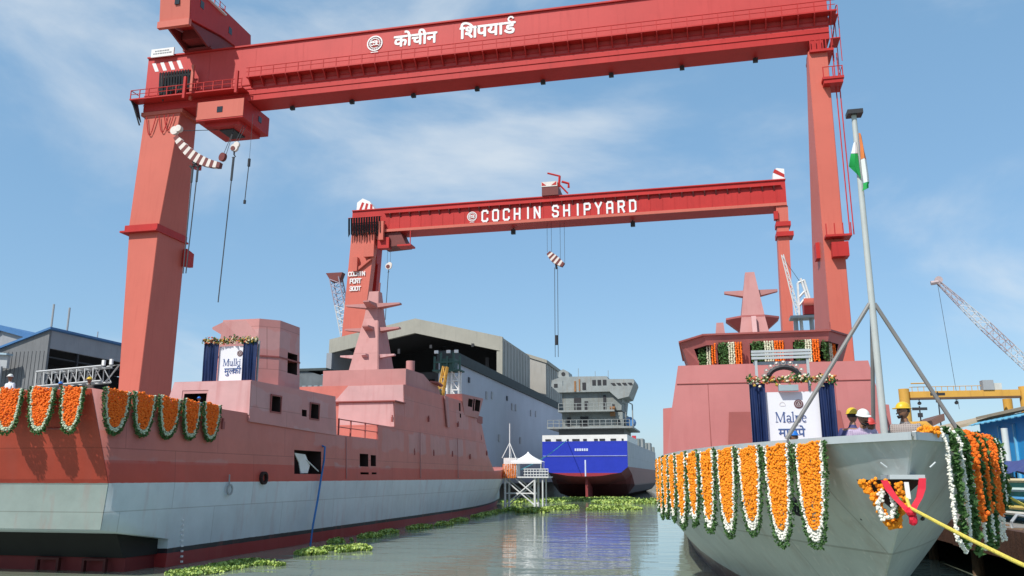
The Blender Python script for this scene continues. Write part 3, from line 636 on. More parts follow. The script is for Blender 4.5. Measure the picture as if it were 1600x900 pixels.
# ================================================================ left ship, stern towards the camera
ls = thing('patrol_ship', 'primer red and grey navy ship, stern towards us, Mulki name board on deck', 'ship', (-26, 60, 0))
LAX = -26.0
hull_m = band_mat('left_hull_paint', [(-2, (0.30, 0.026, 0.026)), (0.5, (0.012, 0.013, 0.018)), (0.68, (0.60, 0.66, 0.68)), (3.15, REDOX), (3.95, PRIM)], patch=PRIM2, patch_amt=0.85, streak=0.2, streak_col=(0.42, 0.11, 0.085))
ST = [  # t at top / below, top z, half-breadth top, knuckle, bottom, bottom z
 (25.1, 26.2, 6.40, 5.40, 5.62, 5.50, 1.60), (30.0, 30.0, 6.34, 5.40, 5.62, 5.55, 1.06), (30.05, 30.05, 6.34, 5.40, 5.62, 5.45, -1.2), (35.4, 35.4, 6.28, 5.42, 5.62, 5.4, -1.2), (45, 45, 5.75, 5.50, 5.62, 5.4, -1.2),
 (51.4, 51.4, 5.75, 5.5, 5.62, 5.3, -1.2), (51.45, 51.45, 6.7, 5.42, 5.62, 5.3, -1.2), (60, 60, 6.7, 5.42, 5.6, 5.2, -1.2), (72, 72, 6.7, 5.4, 5.55, 4.7, -1.2), (79, 79, 6.4, 5.25, 5.35, 4.0, -1.2), (84.5, 84.5, 4.0, 4.95, 5.0, 3.2, -1.2),
 (90, 90, 4.1, 4.3, 4.25, 2.4, -1.2), (96, 96, 4.3, 3.3, 3.15, 1.5, -1.0), (102, 102, 4.5, 1.9, 1.6, .6, -.5), (107, 107, 4.7, .12, .06, .05, .8)]
rings = []
for ta, tb, zt, ht, hk, hbm, zb in ST:
    zk = 3.15; r = [(LAX + ht, ta, zt), (LAX + hk, tb, zk), (LAX + lerp(hk, hbm, .55), tb, max(lerp(zk, zb, .5), .4)), (LAX + hbm, tb, zb)]
    rings.append(r + [(2 * LAX - x, y, z) for x, y, z in reversed(r)])
g = MB(); g.loft(rings, cap=False); g.add(rings[0], [(0, 1, 6, 7), (1, 2, 5, 6), (2, 3, 4, 5)]); g.add(rings[-1], [(7, 6, 1, 0), (6, 5, 2, 1), (5, 4, 3, 2)])
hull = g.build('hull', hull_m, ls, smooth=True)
g = MB(); g.loft([[(LAX - 5.0, 28.2, .5), (LAX + 5.0, 28.2, .5), (LAX + 5.1, 30.04, .5), (LAX - 5.1, 30.04, .5)], [(LAX - 5.0, 27.6, 1.5), (LAX + 5.0, 27.6, 1.5), (LAX + 5.1, 30.04, 1.1), (LAX - 5.1, 30.04, 1.1)]]); g.build('stern_recess', mat('overhang_shade_black', (.02, .019, .018), .8), hull)  # hull below the overhang, its deep shade painted in as near-black
g = MB(); g.box(LAX - 5.0, LAX + 5.0, 28.3, 30.04, -1.2, .496); g.build('stern_underbody', mat('antifouling_red', (.16, .018, .018), .7), hull)
carve(hull, [(-21.3, -20.0, 40.0, 43.1, 3.55, 4.75), (-21.2, -20.0, 48.4, 49.75, 4.02, 4.78), (-21.2, -20.0, 50.15, 51.0, 4.06, 4.74), (-20.9, -20.0, 48.5, 49.8, 3.55, 3.68), (-20.9, -20.0, 50.3, 51.1, 3.56, 3.68)])
carve(hull, [(LAX - 5.05, LAX + 5.05, 25.75, 35.2, 5.5, 7.5)], M_primd)
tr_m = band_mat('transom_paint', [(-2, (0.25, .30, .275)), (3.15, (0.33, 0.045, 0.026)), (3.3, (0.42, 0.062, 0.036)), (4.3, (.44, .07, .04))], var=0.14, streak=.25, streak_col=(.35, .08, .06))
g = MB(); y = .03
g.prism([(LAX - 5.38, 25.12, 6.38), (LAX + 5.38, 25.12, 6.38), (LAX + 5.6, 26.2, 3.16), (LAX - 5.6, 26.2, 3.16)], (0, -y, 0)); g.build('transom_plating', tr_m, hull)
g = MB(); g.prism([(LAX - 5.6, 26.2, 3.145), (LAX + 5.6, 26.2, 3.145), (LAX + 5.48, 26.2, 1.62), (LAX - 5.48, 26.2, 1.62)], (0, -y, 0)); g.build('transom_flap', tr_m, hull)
g = MB(); g.box(LAX - 5.4, LAX + 5.42, 26.12, 26.2, 4.62, 4.66); g.tube((LAX + 3.2, 25.5, 5.05), (LAX + 4.6, 25.5, 5.05), .04, 6); g.build('weld_seam', M_primd, hull)
for x in (-24.6, -22.6, -28.6):   # frames of the propeller guards under the overhang
    g = MB(); g.box(x, x + 1.0, 28.0, 28.15, .4, .48); g.box(x, x + .1, 28.0, 28.15, -1, .4); g.box(x + .9, x + 1.0, 28.0, 28.15, -1, .4); g.build('rudder_frame', mat('antifouling', (.075, .012, .011), .7), hull)
g = MB()
for i in range(9): g.box(-20.52 + .05, -20.44 + .05, 30.93 - .02 * i, 31.0 - .02 * i, .1 + .2 * i, .17 + .2 * i)
g.build('draught_marks', M_white, hull)
g = MB(); g.ring((-20.28, 33.85, 2.86), .17, .24, (1, 0, 0), .05, 20); g.tube((-20.3, 33.8, 3.08), (-20.28, 33.75, 3.5), .03, 5); g.build('towing_ring', M_grey, hull)
for t in (36.8,): g = MB(); g.ring((-20.32, t, 3.35), .2, .3, (1, 0, 0), .16, 16); g.build('scupper', M_hole, hull)
# sheet of torn plastic in the open side port
g = MB(); g.prism([(-20.55, 40.2, 4.6), (-20.5, 41.3, 4.55), (-20.55, 42.0, 4.0), (-20.5, 41.7, 3.6), (-20.6, 41.1, 3.58), (-20.62, 40.9, 4.1)], (-.04, 0, 0)); g.path([(-20.5, 41.4, 4.3), (-20.48, 42.9, 3.7)], .035, 5); g.build('plastic_sheet', M_white, hull)
# aft deckhouse
M_housel = band_mat('deckhouse_primer', [(-2, (0.54, .235, .215)), (3, (0.55, 0.24, 0.22))], patch=(.54, .31, .30), patch_amt=.8, patch_scale=1.5)
g = MB(); g.loft([[(-25.1, 35.4, 6.0), (-20.46, 35.4, 5.9), (-20.46, 45.0, 5.7), (-25.1, 45.0, 5.7)], [(-24.6, 35.5, 7.82), (-20.55, 35.5, 7.82), (-20.55, 44.8, 7.9), (-24.6, 44.8, 7.9)]])
dh = g.build('aft_deckhouse', M_housel, ls); carve(dh, [(-24.0, -22.8, 35.0, 36.3, 6.75, 7.25), (-21.4, -20, 37.36, 38.3, 6.52, 7.27), (-21.3, -20, 40.65, 41.2, 6.5, 6.85), (-21.4, -20, 41.6, 42.6, 6.46, 7.24)])
g = MB(); g.prism([(-24.58, 35.48, 7.8), (-20.56, 35.48, 7.8), (-20.48, 35.4, 6.2), (-22.72, 35.4, 6.2), (-22.72, 35.47, 7.4), (-24.1, 35.47, 7.4), (-24.1, 35.4, 6.2), (-25.0, 35.4, 6.2)], (0, -.02, 0)); g.build('aft_plating', M_pinkw, dh)
for y0, y1, z0, z1 in ((37.36, 38.3, 6.52, 7.27), (41.6, 42.6, 6.46, 7.24)): frame_x(dh, -20.5, y0, y1, z0, z1, .07, M_primd)
# octagonal hangar tower
TP = [(-24.4, 38.6), (-22.15, 38.6), (-21.3, 39.4), (-21.3, 41.75), (-22.1, 42.6), (-24.4, 42.6)]
def octo(z, k, c=(-22.9, 40.6)): return [(c[0] + (x - c[0]) * k, c[1] + (y - c[1]) * k, z) for x, y in TP]
g = MB(); g.loft([octo(7.83, 1.02), octo(11.4, .93)]); tw = g.build('tower', M_housel, ls); carve(tw, [(-22.2, -20.8, 40.35, 41.45, 8.75, 9.85)])
g = MB(); g.loft([octo(9.42, 1.0), octo(9.5, .997)]); g.build('tower_band', M_primd, tw)
g = MB(); g.loft([octo(7.84, 1.05), octo(7.98, 1.045)]); g.build('tower_skirt', M_primd, tw)
g = MB(); g.prism([(-24.3, 38.75, 11.3), (-24.9, 38.75, 11.05), (-24.9, 38.75, 10.95), (-24.1, 38.75, 10.5)], (0, 1.2, 0)); g.build('tower_fin', M_prim, tw)
g = MB(); g.prism([(-24.2, 38.63, 11.3), (-22.3, 38.83, 11.36), (-22.17, 38.55, 9.5), (-24.35, 38.55, 9.5)], (0, -.02, 0)); g.build('aft_plating', M_prim, tw)
# main superstructure
MS = [(54.6, 8.45, 5.46), (56.6, 8.5, 5.46), (56.65, 9.85, 5.4), (71.5, 9.95, 5.38), (76, 8.75, 5.36), (78.7, 8.75, 5.2), (84.5, 3.95, 4.85)]
g = MB(); rings = [[(LAX + h + .0, t, 3.9), (LAX + h - .06, t, min(z, 6.9)), (LAX + h - .18, t, z), (LAX - h + .18, t, z), (LAX - h + .06, t, min(z, 6.9)), (LAX - h, t, 3.9)] for t, z, h in MS]
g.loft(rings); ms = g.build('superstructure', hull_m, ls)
carve(ms, [(-21.4, -20, 70.6, 71.1, 9.0, 9.7), (-21.4, -20, 70.8, 71.2, 8.45, 8.8)])
g = MB(); g.prism([(-24.75, 54.58, 8.4), (-20.75, 54.58, 8.4), (-20.62, 54.58, 6.75), (-22.0, 54.58, 6.75), (-22.3, 54.58, 5.76), (-24.75, 54.58, 5.76)], (0, -.03, 0)); g.build('aft_plating', M_pinkw, ms)
g = MB(); g.prism([(-26.2, 56.62, 8.52), (-20.75, 56.62, 8.52), (-20.8, 56.62, 9.83), (-25.0, 56.62, 9.83)], (0, -.03, 0)); g.build('upper_plating', M_pinkw, ms)
g = MB(); g.box(-25.2, -20.55, 54.4, 56.6, 8.45, 8.53); g.build('ledge', M_primd, ms)
g = MB(); g.prism([(-21.0, 57.6, 9.85), (-21.0, 57.6, 11.1), (-21.0, 61.5, 11.15), (-21.0, 63.0, 10.75), (-21.0, 65.2, 10.6), (-21.0, 66.0, 9.9)], (-6.5, 0, 0)); bx = g.build('bridge_block', M_prim, ms)
g = MB(); g.path([(-21.6, 60.2, 11.1), (-21.6, 60.2, 12.0)], .33, 14); g.build('vent_pipe', M_prim, bx, smooth=True)
g = MB(); g.prism([(-21.0, 63.2, 10.7), (-20.6, 64.0, 10.7), (-20.6, 65.4, 10.6), (-21.0, 65.8, 10.6)], (0, 0, .12)); g.build('deck_lip', M_primd, bx)
g = MB(); g.prism([(-20.62, 66.6, 7.4), (-20.62, 67.3, 7.4), (-20.72, 66.9, 9.9), (-20.72, 66.0, 9.9)], (.09, 0, 0)); g.build('side_rib', M_prim, ms)
g = MB(); g.loft([[(-20.75, 72.3, 8.75), (-20.6, 76.4, 8.75), (-22.2, 76.4, 8.75), (-22.2, 72.3, 8.75)], [(-20.7, 71.2, 10.55), (-20.35, 77.3, 10.65), (-22.2, 77.3, 10.65), (-22.2, 71.2, 10.55)]])
bw = g.build('bridge_wing', M_prim, ms); carve(bw, [(-21.3, -20, 75.0, 76.5, 9.35, 10.4), (-21.3, -20, 73.1, 74.3, 9.6, 10.3), (-21.3, -20, 74.45, 74.85, 9.3, 10.4)])
g = MB(); g.box(-20.95, -20.85, 77.0, 79.0, 8.4, 9.05); g.build('bulwark_patch', M_primd, ms)
g = MB()
rl = thing
railm = mat('rail_red', (0.42, 0.10, 0.085), .6)
g = MB(); g.tube((-20.5, 45.2, 6.65), (-20.5, 51.4, 6.65), .035, 6); g.tube((-20.5, 45.2, 6.2), (-20.5, 51.4, 6.2), .03, 6); rail = g.build('rail', railm, ls)
pr = unit('post', MB().box(-.04, .04, -.04, .04, 0, .95), railm)
for i, t in enumerate((45.3, 47.0, 49.2, 51.2)): piece(pr, rail, (-20.5, t, 5.74))
# odd fittings along the side
lug = unit('lifting_lug', MB().box(0, .12, -.09, .09, -.16, .16).box(.02, .1, -.04, .04, .16, .3), M_primd)
for t, z in ((33.3, 5.6), (54.2, 7.2), (58.5, 5.1), (63, 5.15), (68, 5.2), (73.5, 5.1), (62, 7.7), (70, 7.75), (78.6, 7.0), (80.4, 5.6)): piece(lug, ls, (LAX + 5.42 - (.12 if z > 6.8 else 0) - (.25 if t > 78 else 0), t, z))
for t, z0, z1 in ((46.4, 3.3, 5.7), (59.6, 3.3, 6.6), (69.3, 3.3, 6.6)):
    g = MB(); g.tube((LAX + 5.64, t, z0), (LAX + 5.52, t, z1), .035, 6); g.build('drain_pipe', M_prim, ls)
# mast with star-shaped platforms
g = MB(); mr = []
for z, wx, y0, y1 in ((9.9, 1.5, 61.2, 65.6), (13.0, 1.05, 62.0, 64.9), (16.0, .62, 62.8, 64.3), (18.3, .42, 63.2, 63.9)): mr.append([(-26 - wx, y0, z), (-26 + wx, y0, z), (-26 + wx, y1, z), (-26 - wx, y1, z)])
g.loft(mr); mast = g.build('mast', M_prim, ls)
g = MB()
pl_ = [[(-26 - a, y0 - .03, z) , (-26 + a, y0 - .03, z)] for z, a, y0 in ((9.95, 1.42, 61.2), (13.0, 1.0, 62.0), (16.0, .58, 62.8), (18.25, .38, 63.2))]
for i in range(3):
    a, b = pl_[i], pl_[i + 1]; g.prism([a[0], a[1], (b[1][0], b[1][1], b[1][2] - .01), (b[0][0], b[0][1], b[0][2] - .01)], (0, -.02, 0))
g.build('aft_plating', M_prim, mast)
def star(parent, c, w, d, h, hw, m, name='star_platform'):
    """four pointed arms with a flat top and undersides that rise to the tips"""
    x, y, z = c; g = MB()
    for s in (-1, 1):
        g.loft([[(x, y - hw, z), (x, y + hw, z), (x, y + hw, z - h), (x, y - hw, z - h)], [(x + s * w, y - hw * .5, z + .02), (x + s * w, y + hw * .5, z + .02), (x + s * w, y + hw * .5, z - .1), (x + s * w, y - hw * .5, z - .1)]])
        g.loft([[(x - hw, y, z - .003), (x + hw, y, z - .003), (x + hw, y, z - h), (x - hw, y, z - h)], [(x - hw * .5, y + s * d, z + .01), (x + hw * .5, y + s * d, z + .01), (x + hw * .5, y + s * d, z - .1), (x - hw * .5, y + s * d, z - .1)]])
    return g.build(name, m, parent)
star(mast, (-26, 63.2, 17.2), 2.35, 1.6, .42, .5, M_prim); star(mast, (-26, 63.2, 15.2), 2.35, 1.6, .42, .5, M_prim); star(mast, (-26, 62.4, 12.9), 2.3, .9, .45, .35, M_pinkw)
g = MB(); g.tube((-25.7, 63.6, 18.3), (-25.68, 63.6, 19.1), .07, 6); g.build('mast_spike', M_primd, mast)
for s in (-1, 1): g = MB(); g.prism([(-26 + s * 1.6, 61.3, 9.9), (-26 + s * 2.9, 61.5, 9.9), (-26 + s * 2.2, 61.5, 11.1)], (0, 3, 0)); g.build('mast_gusset', M_primd, mast)
g = MB(); g.box(-24.35, -24.25, 64.0, 64.8, 10.1, 11.2); g.build('mast_door', M_primd, mast)
# blue hose hanging over the side
hz = MB(); hz.path([(-20.75, 43.3, 5.15), (-20.3, 43.2, 5.0), (-20.22, 43.0, 4.3), (-20.22, 42.7, 3.2), (-20.1, 42.2, 2.2), (-20.0, 41.6, 1.0), (-19.95, 41.3, .0), (-19.95, 41.2, -.4)], .055, 8)
tag(hz.build('hose', mat('blue_hose', (.03, .16, .42), .5), smooth=True), 'blue hose hanging from left ship side port into the water', 'hose')

# ================================================================ right ship, bow towards the camera
rs = thing('patrol_ship', 'grey bowed navy ship facing us, pink superstructure, Malpe board and garlands', 'ship', (2.8, 45, 0))
RAX = 2.8
def LV(z):       # stem position, half-beam and fullness at a height
    pts = [(-1.2, 19.5, 4.2, 19.0), (0.5, 17.4, 5.0, 18.0), (1.8, 15.6, 5.3, 12.0), (2.9, 13.84, 4.9, 8.6), (3.36, 13.29, 4.75, 7.4), (3.95, 12.7, 4.7, 6.5)]
    for i in range(len(pts) - 1):
        if z <= pts[i + 1][0]:
            k = (z - pts[i][0]) / (pts[i + 1][0] - pts[i][0]); return [lerp(pts[i][j], pts[i + 1][j], k) for j in (1, 2, 3)]
    return pts[-1][1:]
def RHB(z, t):
    ts, hb, L = LV(z); return min(max(0.0, hb * (1 - math.exp(-(t - ts) / L))), 4.72)
zs = [-1.2, -.4, .5, 1.1, 1.8, 2.35, 2.9, 3.36, 3.95]
js = [0, .012, .03, .055, .09, .13, .18, .24, .32, .42, .55, .7, .85, 1.0]
g = MB(); vs = []; fs = []; nj = len(js); nz = len(zs)
for s in (-1, 1):
    for z in zs:
        ts = LV(z)[0]
        for j in js:
            t = ts + (88 - ts) * j; h = RHB(z, t) + .015
            vs.append((RAX + s * h, t, z))
def gi(sd, i, j): return sd * nz * nj + i * nj + j
for sd in (0, 1):
    for i in range(nz - 1):
        for j in range(nj - 1): fs.append((gi(sd, i, j), gi(sd, i, j + 1), gi(sd, i + 1, j + 1), gi(sd, i + 1, j)))
for i in range(nz - 1):
    fs.append((gi(0, i, 0), gi(0, i + 1, 0), gi(1, i + 1, 0), gi(1, i, 0))); fs.append((gi(0, i, nj - 1), gi(0, i + 1, nj - 1), gi(1, i + 1, nj - 1), gi(1, i, nj - 1)))
for j in range(nj - 1): fs.append((gi(0, 0, j), gi(0, 0, j + 1), gi(1, 0, j + 1), gi(1, 0, j)))
g.add(vs, fs); g.smooth = True
rh_m = band_mat('right_hull_paint', [(-2, (0.10, 0.026, 0.020)), (0.62, (0.49, 0.53, 0.50)), (2.2, (.52, .56, .54))], rough=.38, var=.16, streak=.5, streak_col=(.37, .335, .295), scratch=.6)
rh = g.build('hull', rh_m, rs)
g = MB(); dk = []                          # the sunk foredeck
for j in js[1:]:
    t = 14.6 + (87.5 - 14.6) * j; dk.append((t, max(RHB(2.55, t) - .06, 0)))
g.add([(RAX - h, t, 2.7) for t, h in dk] + [(RAX + h, t, 2.7) for t, h in dk], [(i, i + 1, len(dk) + i + 1, len(dk) + i) for i in range(len(dk) - 1)]); g.build('foredeck', M_primd, rs)
M_rim = mat('rim_grey', (.44, .48, .49), .45, .1, 2)
g = MB(); rim = []
for s in (-1, 1):
    rr = []
    for i in range(41):
        t = 12.68 + 23.5 * (i / 40) ** 1.6; h = RHB(3.95, t)
        rr.append([(RAX + s * (h + .03), t - .03, 3.90), (RAX + s * (h + .03), t - .03, 4.01), (RAX + s * max(h - .12, 0), t + .10, 4.01), (RAX + s * max(h - .12, 0), t + .10, 3.90)])
    g.loft(rr)
g.build('bulwark_rim', M_rim, rs)
# bow fairlead: a slotted box in the stem below the rim
g = MB(); g.box(2.5, 2.96, 12.95, 13.6, 3.37, 3.43); g.build('fairlead_lip', M_rim, rh)
g = MB(); g.prism([(2.12, 13.27, 3.36), (2.98, 13.16, 3.36), (2.62, 13.62, 2.95)], (0, .1, 0)); g.build('fairlead_opening', M_hole, rh)
for s in (-1, 1): g = MB(); g.path([(2.76 + s * .36, 12.98, 3.60), (2.76 + s * .28, 12.97, 3.53)], .013, 6); g.build('shackle_pin', M_rim, rh)
# superstructure
M_ss = mat('superstructure_primer', (0.47, 0.165, 0.155), 0.6, 0.10, 0.45, 0.12, 1.6, stain=(0.40, 0.115, 0.11), stain_amt=0.35)
g = MB(); lv = []
for z, h, t0 in ((2.55, 4.62, 35.6), (6.1, 4.12, 35.9), (8.0, 3.78, 36.1)): lv.append([(RAX - h, t0, z), (RAX + h, t0, z), (RAX + h, 60, z), (RAX - h, 60, z)])
g.loft(lv); sup = g.build('superstructure', M_ss, rs)
for s in (-1, 1):
    g = MB(); g.prism([(RAX + s * 4.62, 36.6, 2.6), (RAX + s * 3.95, 36.6, 2.6), (RAX + s * 3.95, 36.6, 6.3), (RAX + s * 4.5, 36.6, 6.25)], (0, 12, 0)); g.build('side_screen', M_ss, sup)
    g = MB(); a = 4.5 if s > 0 else 2.2; b_, c_ = (5.62, 5.3) if s > 0 else (.78, 1.0); g.prism([(a, 35.62, 3.3), (b_, 35.62, 3.3), (c_, 35.86, 6.0), (a, 35.86, 6.0)], (0, -.03, 0)); g.build('darker_panel', M_primd, sup)
g = MB(); g.box(RAX - 3.86, RAX + 3.86, 35.98, 36.03, 7.2, 7.23); g.build('weld_seam', M_primd, sup)
for x in (RAX - 2.6, RAX + 2.4): g = MB(); g.prism([(x, 35.68, 3.6), (x + .03, 35.68, 3.6), (x + .03, 36.04, 7.2), (x, 36.04, 7.2)], (0, -.03, 0)); g.build('weld_seam', M_primd, sup)
g = MB(); g.box(RAX + 2.3, RAX + 2.42, 35.5, 35.62, 2.6, 5.2); g.build('cable_trunk', M_primd, sup)
M_br = mat('bridge_primer', (0.40, 0.125, 0.115), .55, .15, .8, .1, 2)
def oc(z, hx, hf, y0, yc): return [(RAX - hf, y0, z), (RAX + hf, y0, z), (RAX + hx, yc, z), (RAX + hx, 46, z), (RAX - hx, 46, z), (RAX - hx, yc, z)]
g = MB(); g.loft([oc(8.0, 3.25, 2.35, 38.2, 40.0), oc(9.5, 3.72, 2.62, 37.7, 39.6)]); br = g.build('bridge', M_br, rs)
carve(br, [(.72, 1.78, 37, 39.5, 8.2, 9.12), (2.1, 3.55, 37, 39.5, 8.2, 9.12), (3.9, 5.0, 37, 39.5, 8.2, 9.12),
           [(-.22, 38.2, 8.3), (.3, 37.4, 8.3), (.95, 38.6, 8.3), (.2, 39.8, 8.3), (-.52, 38.2, 9.1), (.2, 37.2, 9.1), (.95, 38.6, 9.1), (.0, 39.8, 9.1)],
           [(5.82, 38.2, 8.3), (5.3, 37.4, 8.3), (4.65, 38.6, 8.3), (5.4, 39.8, 8.3), (6.12, 38.2, 9.1), (5.4, 37.2, 9.1), (4.65, 38.6, 9.1), (5.6, 39.8, 9.1)]])
g = MB(); g.loft([oc(9.502, 3.8, 2.68, 37.6, 39.5), oc(9.58, 3.8, 2.68, 37.6, 39.5)]); g.build('bridge_roof', M_primd, br)
g = MB(); g.loft([[(RAX - w, y0, z), (RAX + w, y0, z), (RAX + w, y1, z), (RAX - w, y1, z)] for z, w, y0, y1 in ((9.5, .95, 45, 49), (11.6, .62, 45.6, 48.2), (14.3, .24, 46.2, 46.9))]); m2 = g.build('mast', M_prim, rs)
g = MB(); o8 = lambda z, w: [(RAX + w * math.cos(R(a)), 46.8 + w * .85 * math.sin(R(a)), z) for a in (22, 67, 112, 157, 202, 247, 292, 337)]
g.loft([o8(11.05, .7), o8(11.72, 1.5), o8(11.82, 1.5)]); g.build('octagon_platform', M_br, m2)
star(m2, (RAX, 46.5, 13.3), 1.4, .5, .42, .3, M_prim)
g = MB(); g.prism([(RAX - .12, 44.6, 9.6), (RAX + .12, 44.6, 9.6), (RAX + .12, 45.3, 11.7), (RAX - .12, 45.3, 11.7)], (0, .2, 0)); g.build('mast_brace', M_pinkw, m2)
g = MB(); g.loft([[(RAX - 2.15, 44, 9.58), (RAX - 1.45, 44, 9.58), (RAX - 1.45, 44.8, 9.58), (RAX - 2.15, 44.8, 9.58)], [(RAX - 1.95, 44.1, 11.2), (RAX - 1.6, 44.1, 11.2), (RAX - 1.6, 44.5, 11.2), (RAX - 1.95, 44.5, 11.2)]]); g.build('stub_mast', M_prim, rs)
g = MB(); g.tube((RAX + 3.0, 40, 9.55), (RAX + 3.0, 40, 10.3), .03, 5); g.build('whip_aerial', M_primd, rs)
# ================================================================ the yard behind
M_cgr = mat('shed_cladding', (.30, .31, .33), .6, .1, .4, streak=.2)
M_lav = mat('lavender_cladding', (.46, .46, .52), .6, .09, .15, streak=.3, stain=(.37, .36, .40))
M_fasc = mat('concrete_fascia', (.36, .345, .29), .85, .12, .2, .2, 2, stain=(.22, .21, .18), stain_amt=.4)
M_wall = mat('concrete_wall', (.40, .385, .35), .85, .12, .15, .2, 2, stain=(.27, .26, .23), stain_amt=.5)
M_gut = mat('dark_gutter', (.035, .042, .042), .7, .25, 1)
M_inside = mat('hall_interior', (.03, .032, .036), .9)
M_bluet = mat('blue_trim', (.06, .17, .36), .5)
# building hall at the head of the dock
hl = thing('building_hall', 'big open concrete building hall with dark interior behind the left ship', 'building', (-58, 165, 2.3))
def gable(z0l, z0r): return None
g = MB(); P0 = [(-77.7, 165, 32.2), (-58.4, 165, 36.0), (-39.5, 165, 31.4), (-39.5, 165, 28.4), (-58.4, 165, 32.9), (-77.7, 165, 29.2)]
g.prism(P0, (0, .8, 0)); g.build('gable_beam', M_fasc, hl)
g = MB(); g.prism([(-77.6, 165.81, 32.1), (-58.4, 165.81, 35.9), (-39.6, 165.81, 31.3), (-39.6, 165.81, 30.9), (-58.4, 165.81, 35.5), (-77.6, 165.81, 31.7)], (0, 27, 0)); g.build('roof', M_fasc, hl)
g = MB(); g.box(-40.3, -39.5, 165.81, 193, 2.3, 30.95); g.build('side_wall', M_wall, hl)
for i in range(9): g = MB(); g.box(-39.5, -39.35, 166.6 + 3 * i, 167.0 + 3 * i, 2.3, 30.9); g.build('wall_rib', M_wall, hl)
g = MB(); g.box(-77.7, -76.9, 165.81, 193, 2.3, 31.7); g.build('side_wall', M_cgr, hl)
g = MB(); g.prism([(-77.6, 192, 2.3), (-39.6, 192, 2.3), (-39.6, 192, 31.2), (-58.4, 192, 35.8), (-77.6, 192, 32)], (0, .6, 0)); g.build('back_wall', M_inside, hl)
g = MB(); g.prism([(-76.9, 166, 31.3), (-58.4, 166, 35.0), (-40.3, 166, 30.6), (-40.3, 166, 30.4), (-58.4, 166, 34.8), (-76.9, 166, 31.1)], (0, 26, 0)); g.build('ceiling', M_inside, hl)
g = MB(); g.box(-40.6, -39.4, 164.6, 165.8, 2.3, 28.4); g.build('door_post', M_fasc, hl)
g = MB(); g.box(-78, -76.8, 164.6, 165.8, 2.3, 29.2); g.build('door_post', M_cgr, hl)
for z in (20.5, 25.5): g = MB(); g.box(-76.8, -40.6, 185, 186, z, z + 1.6); g.build('crane_beam', mat('interior_steel', (.09, .095, .11), .7), hl)
for x in (-72, -60, -48): g = MB(); g.box(x, x + .8, 184, 184.8, 2.3, 30); g.build('column', mat('interior_steel', (.09, .095, .11)), hl)
for x in (-62, -46, -55): g = MB(); g.box(x, x + .5, 164.7, 165.0, 28.6 if x < -60 else 29.5, 29.6 if x < -60 else 30.2); g.build('floodlight', M_dark, hl)
h2b = thing('building_hall', 'lower concrete hall peeking out right of the big open hall', 'building', (-50, 200, 2.3))
g = MB(); g.prism([(-62, 200, 2.3), (-37.0, 200, 2.3), (-37.0, 200, 30.6), (-49, 200, 34.6), (-62, 200, 30.6)], (0, 36, 0)); g.build('wall', M_wall, h2b)
g = MB(); g.prism([(-36.7, 199.7, 30.4), (-36.7, 199.7, 31.2), (-49, 199.7, 35.4), (-62.3, 199.7, 31.2), (-62.3, 199.7, 30.4), (-49, 199.7, 34.62)], (0, 37, 0)); g.build('roof', M_fasc, h2b)
for i in range(11): g = MB(); g.box(-37.0, -36.85, 201 + 3.2 * i, 201.4 + 3.2 * i, 2.3, 30.4); g.build('wall_rib', M_wall, h2b)
# long clad quayside building
qb_ = thing('quayside_building', 'long lavender-grey clad building with black roof edge behind the left ship bow', 'building', (-37, 150, 2.3))
g = MB(); g.prism([(-36.0, 112, 2.3), (-34.0, 112, 2.3), (-34.0, 205, 2.3), (-39.2, 205, 2.3), (-39.2, 150, 2.3)], (0, 0, 16.9)); lw = g.build('wall', M_lav, qb_)
g = MB(); g.prism([(-36.2, 111.7, 19.2), (-33.7, 111.7, 19.2), (-33.7, 205, 19.2), (-39.4, 205, 19.2), (-39.4, 150, 19.2)], (0, 0, 1.5)); g.build('roof_edge', M_gut, qb_)
wnw = unit('window', MB().box(0, .1, 0, 1.0, 0, 1.2), mat('faded_louvre', (.43, .41, .42), .7))
wnd = unit('window', MB().box(0, .1, 0, .9, 0, .8), mat('open_louvre', (.07, .075, .09), .7))
for i, (t, z, d) in enumerate(((120, 17.1, 1), (130.5, 15.6, 0), (134, 15.9, 0), (145, 16.6, 1), (149, 15.2, 0), (152, 15.3, 0), (166, 15.3, 0), (171, 15.5, 0), (139, 9.2, 0), (156, 9.5, 0))): piece(wnd if d else wnw, qb_, (-33.97, t, z))
# shed on the left with sawtooth roof
sh = thing('sawtooth_shed', 'grey clad shed with blue roof trim and dark open side, far left', 'shed', (-94, 112, 2.3))
g = MB(); g.prism([(-90, 100, 21.3), (-90, 100, 23.8), (-98.2, 100, 21.2), (-98.2, 100, 2.3), (-90.0, 100, 2.3)], (0, .4, 0)); fw = g.build('front_wall', mat('dark_cladding', (.17, .175, .18), .7, .15, .4, streak=.3), sh)
cr_ = unit('cladding_rib', MB().box(0, .14, -.07, 0, 0, 16), mat('dark_cladding', (.17, .175, .18)))
for i in range(12): piece(cr_, fw, (-97.9 + .66 * i, 100, 4.8))
g = MB(); g.box(-90.4, -90.0, 100.4, 126, 21.2, 23.75); g.build('side_band', M_cgr, sh)
g = MB(); g.prism([(-89.6, 99.6, 23.85), (-89.6, 99.6, 24.15), (-99.2, 99.6, 21.2), (-99.2, 99.6, 20.9)], (0, 26.8, 0)); g.build('roof', M_bluet, sh)
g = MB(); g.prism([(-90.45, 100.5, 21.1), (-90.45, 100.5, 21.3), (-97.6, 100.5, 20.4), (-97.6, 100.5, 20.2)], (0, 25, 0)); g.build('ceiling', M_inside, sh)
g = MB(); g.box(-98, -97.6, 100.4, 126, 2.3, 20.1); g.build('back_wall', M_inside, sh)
g = MB(); g.box(-97.6, -90.1, 125.6, 126, 2.3, 21.2); g.build('end_wall', M_inside, sh)
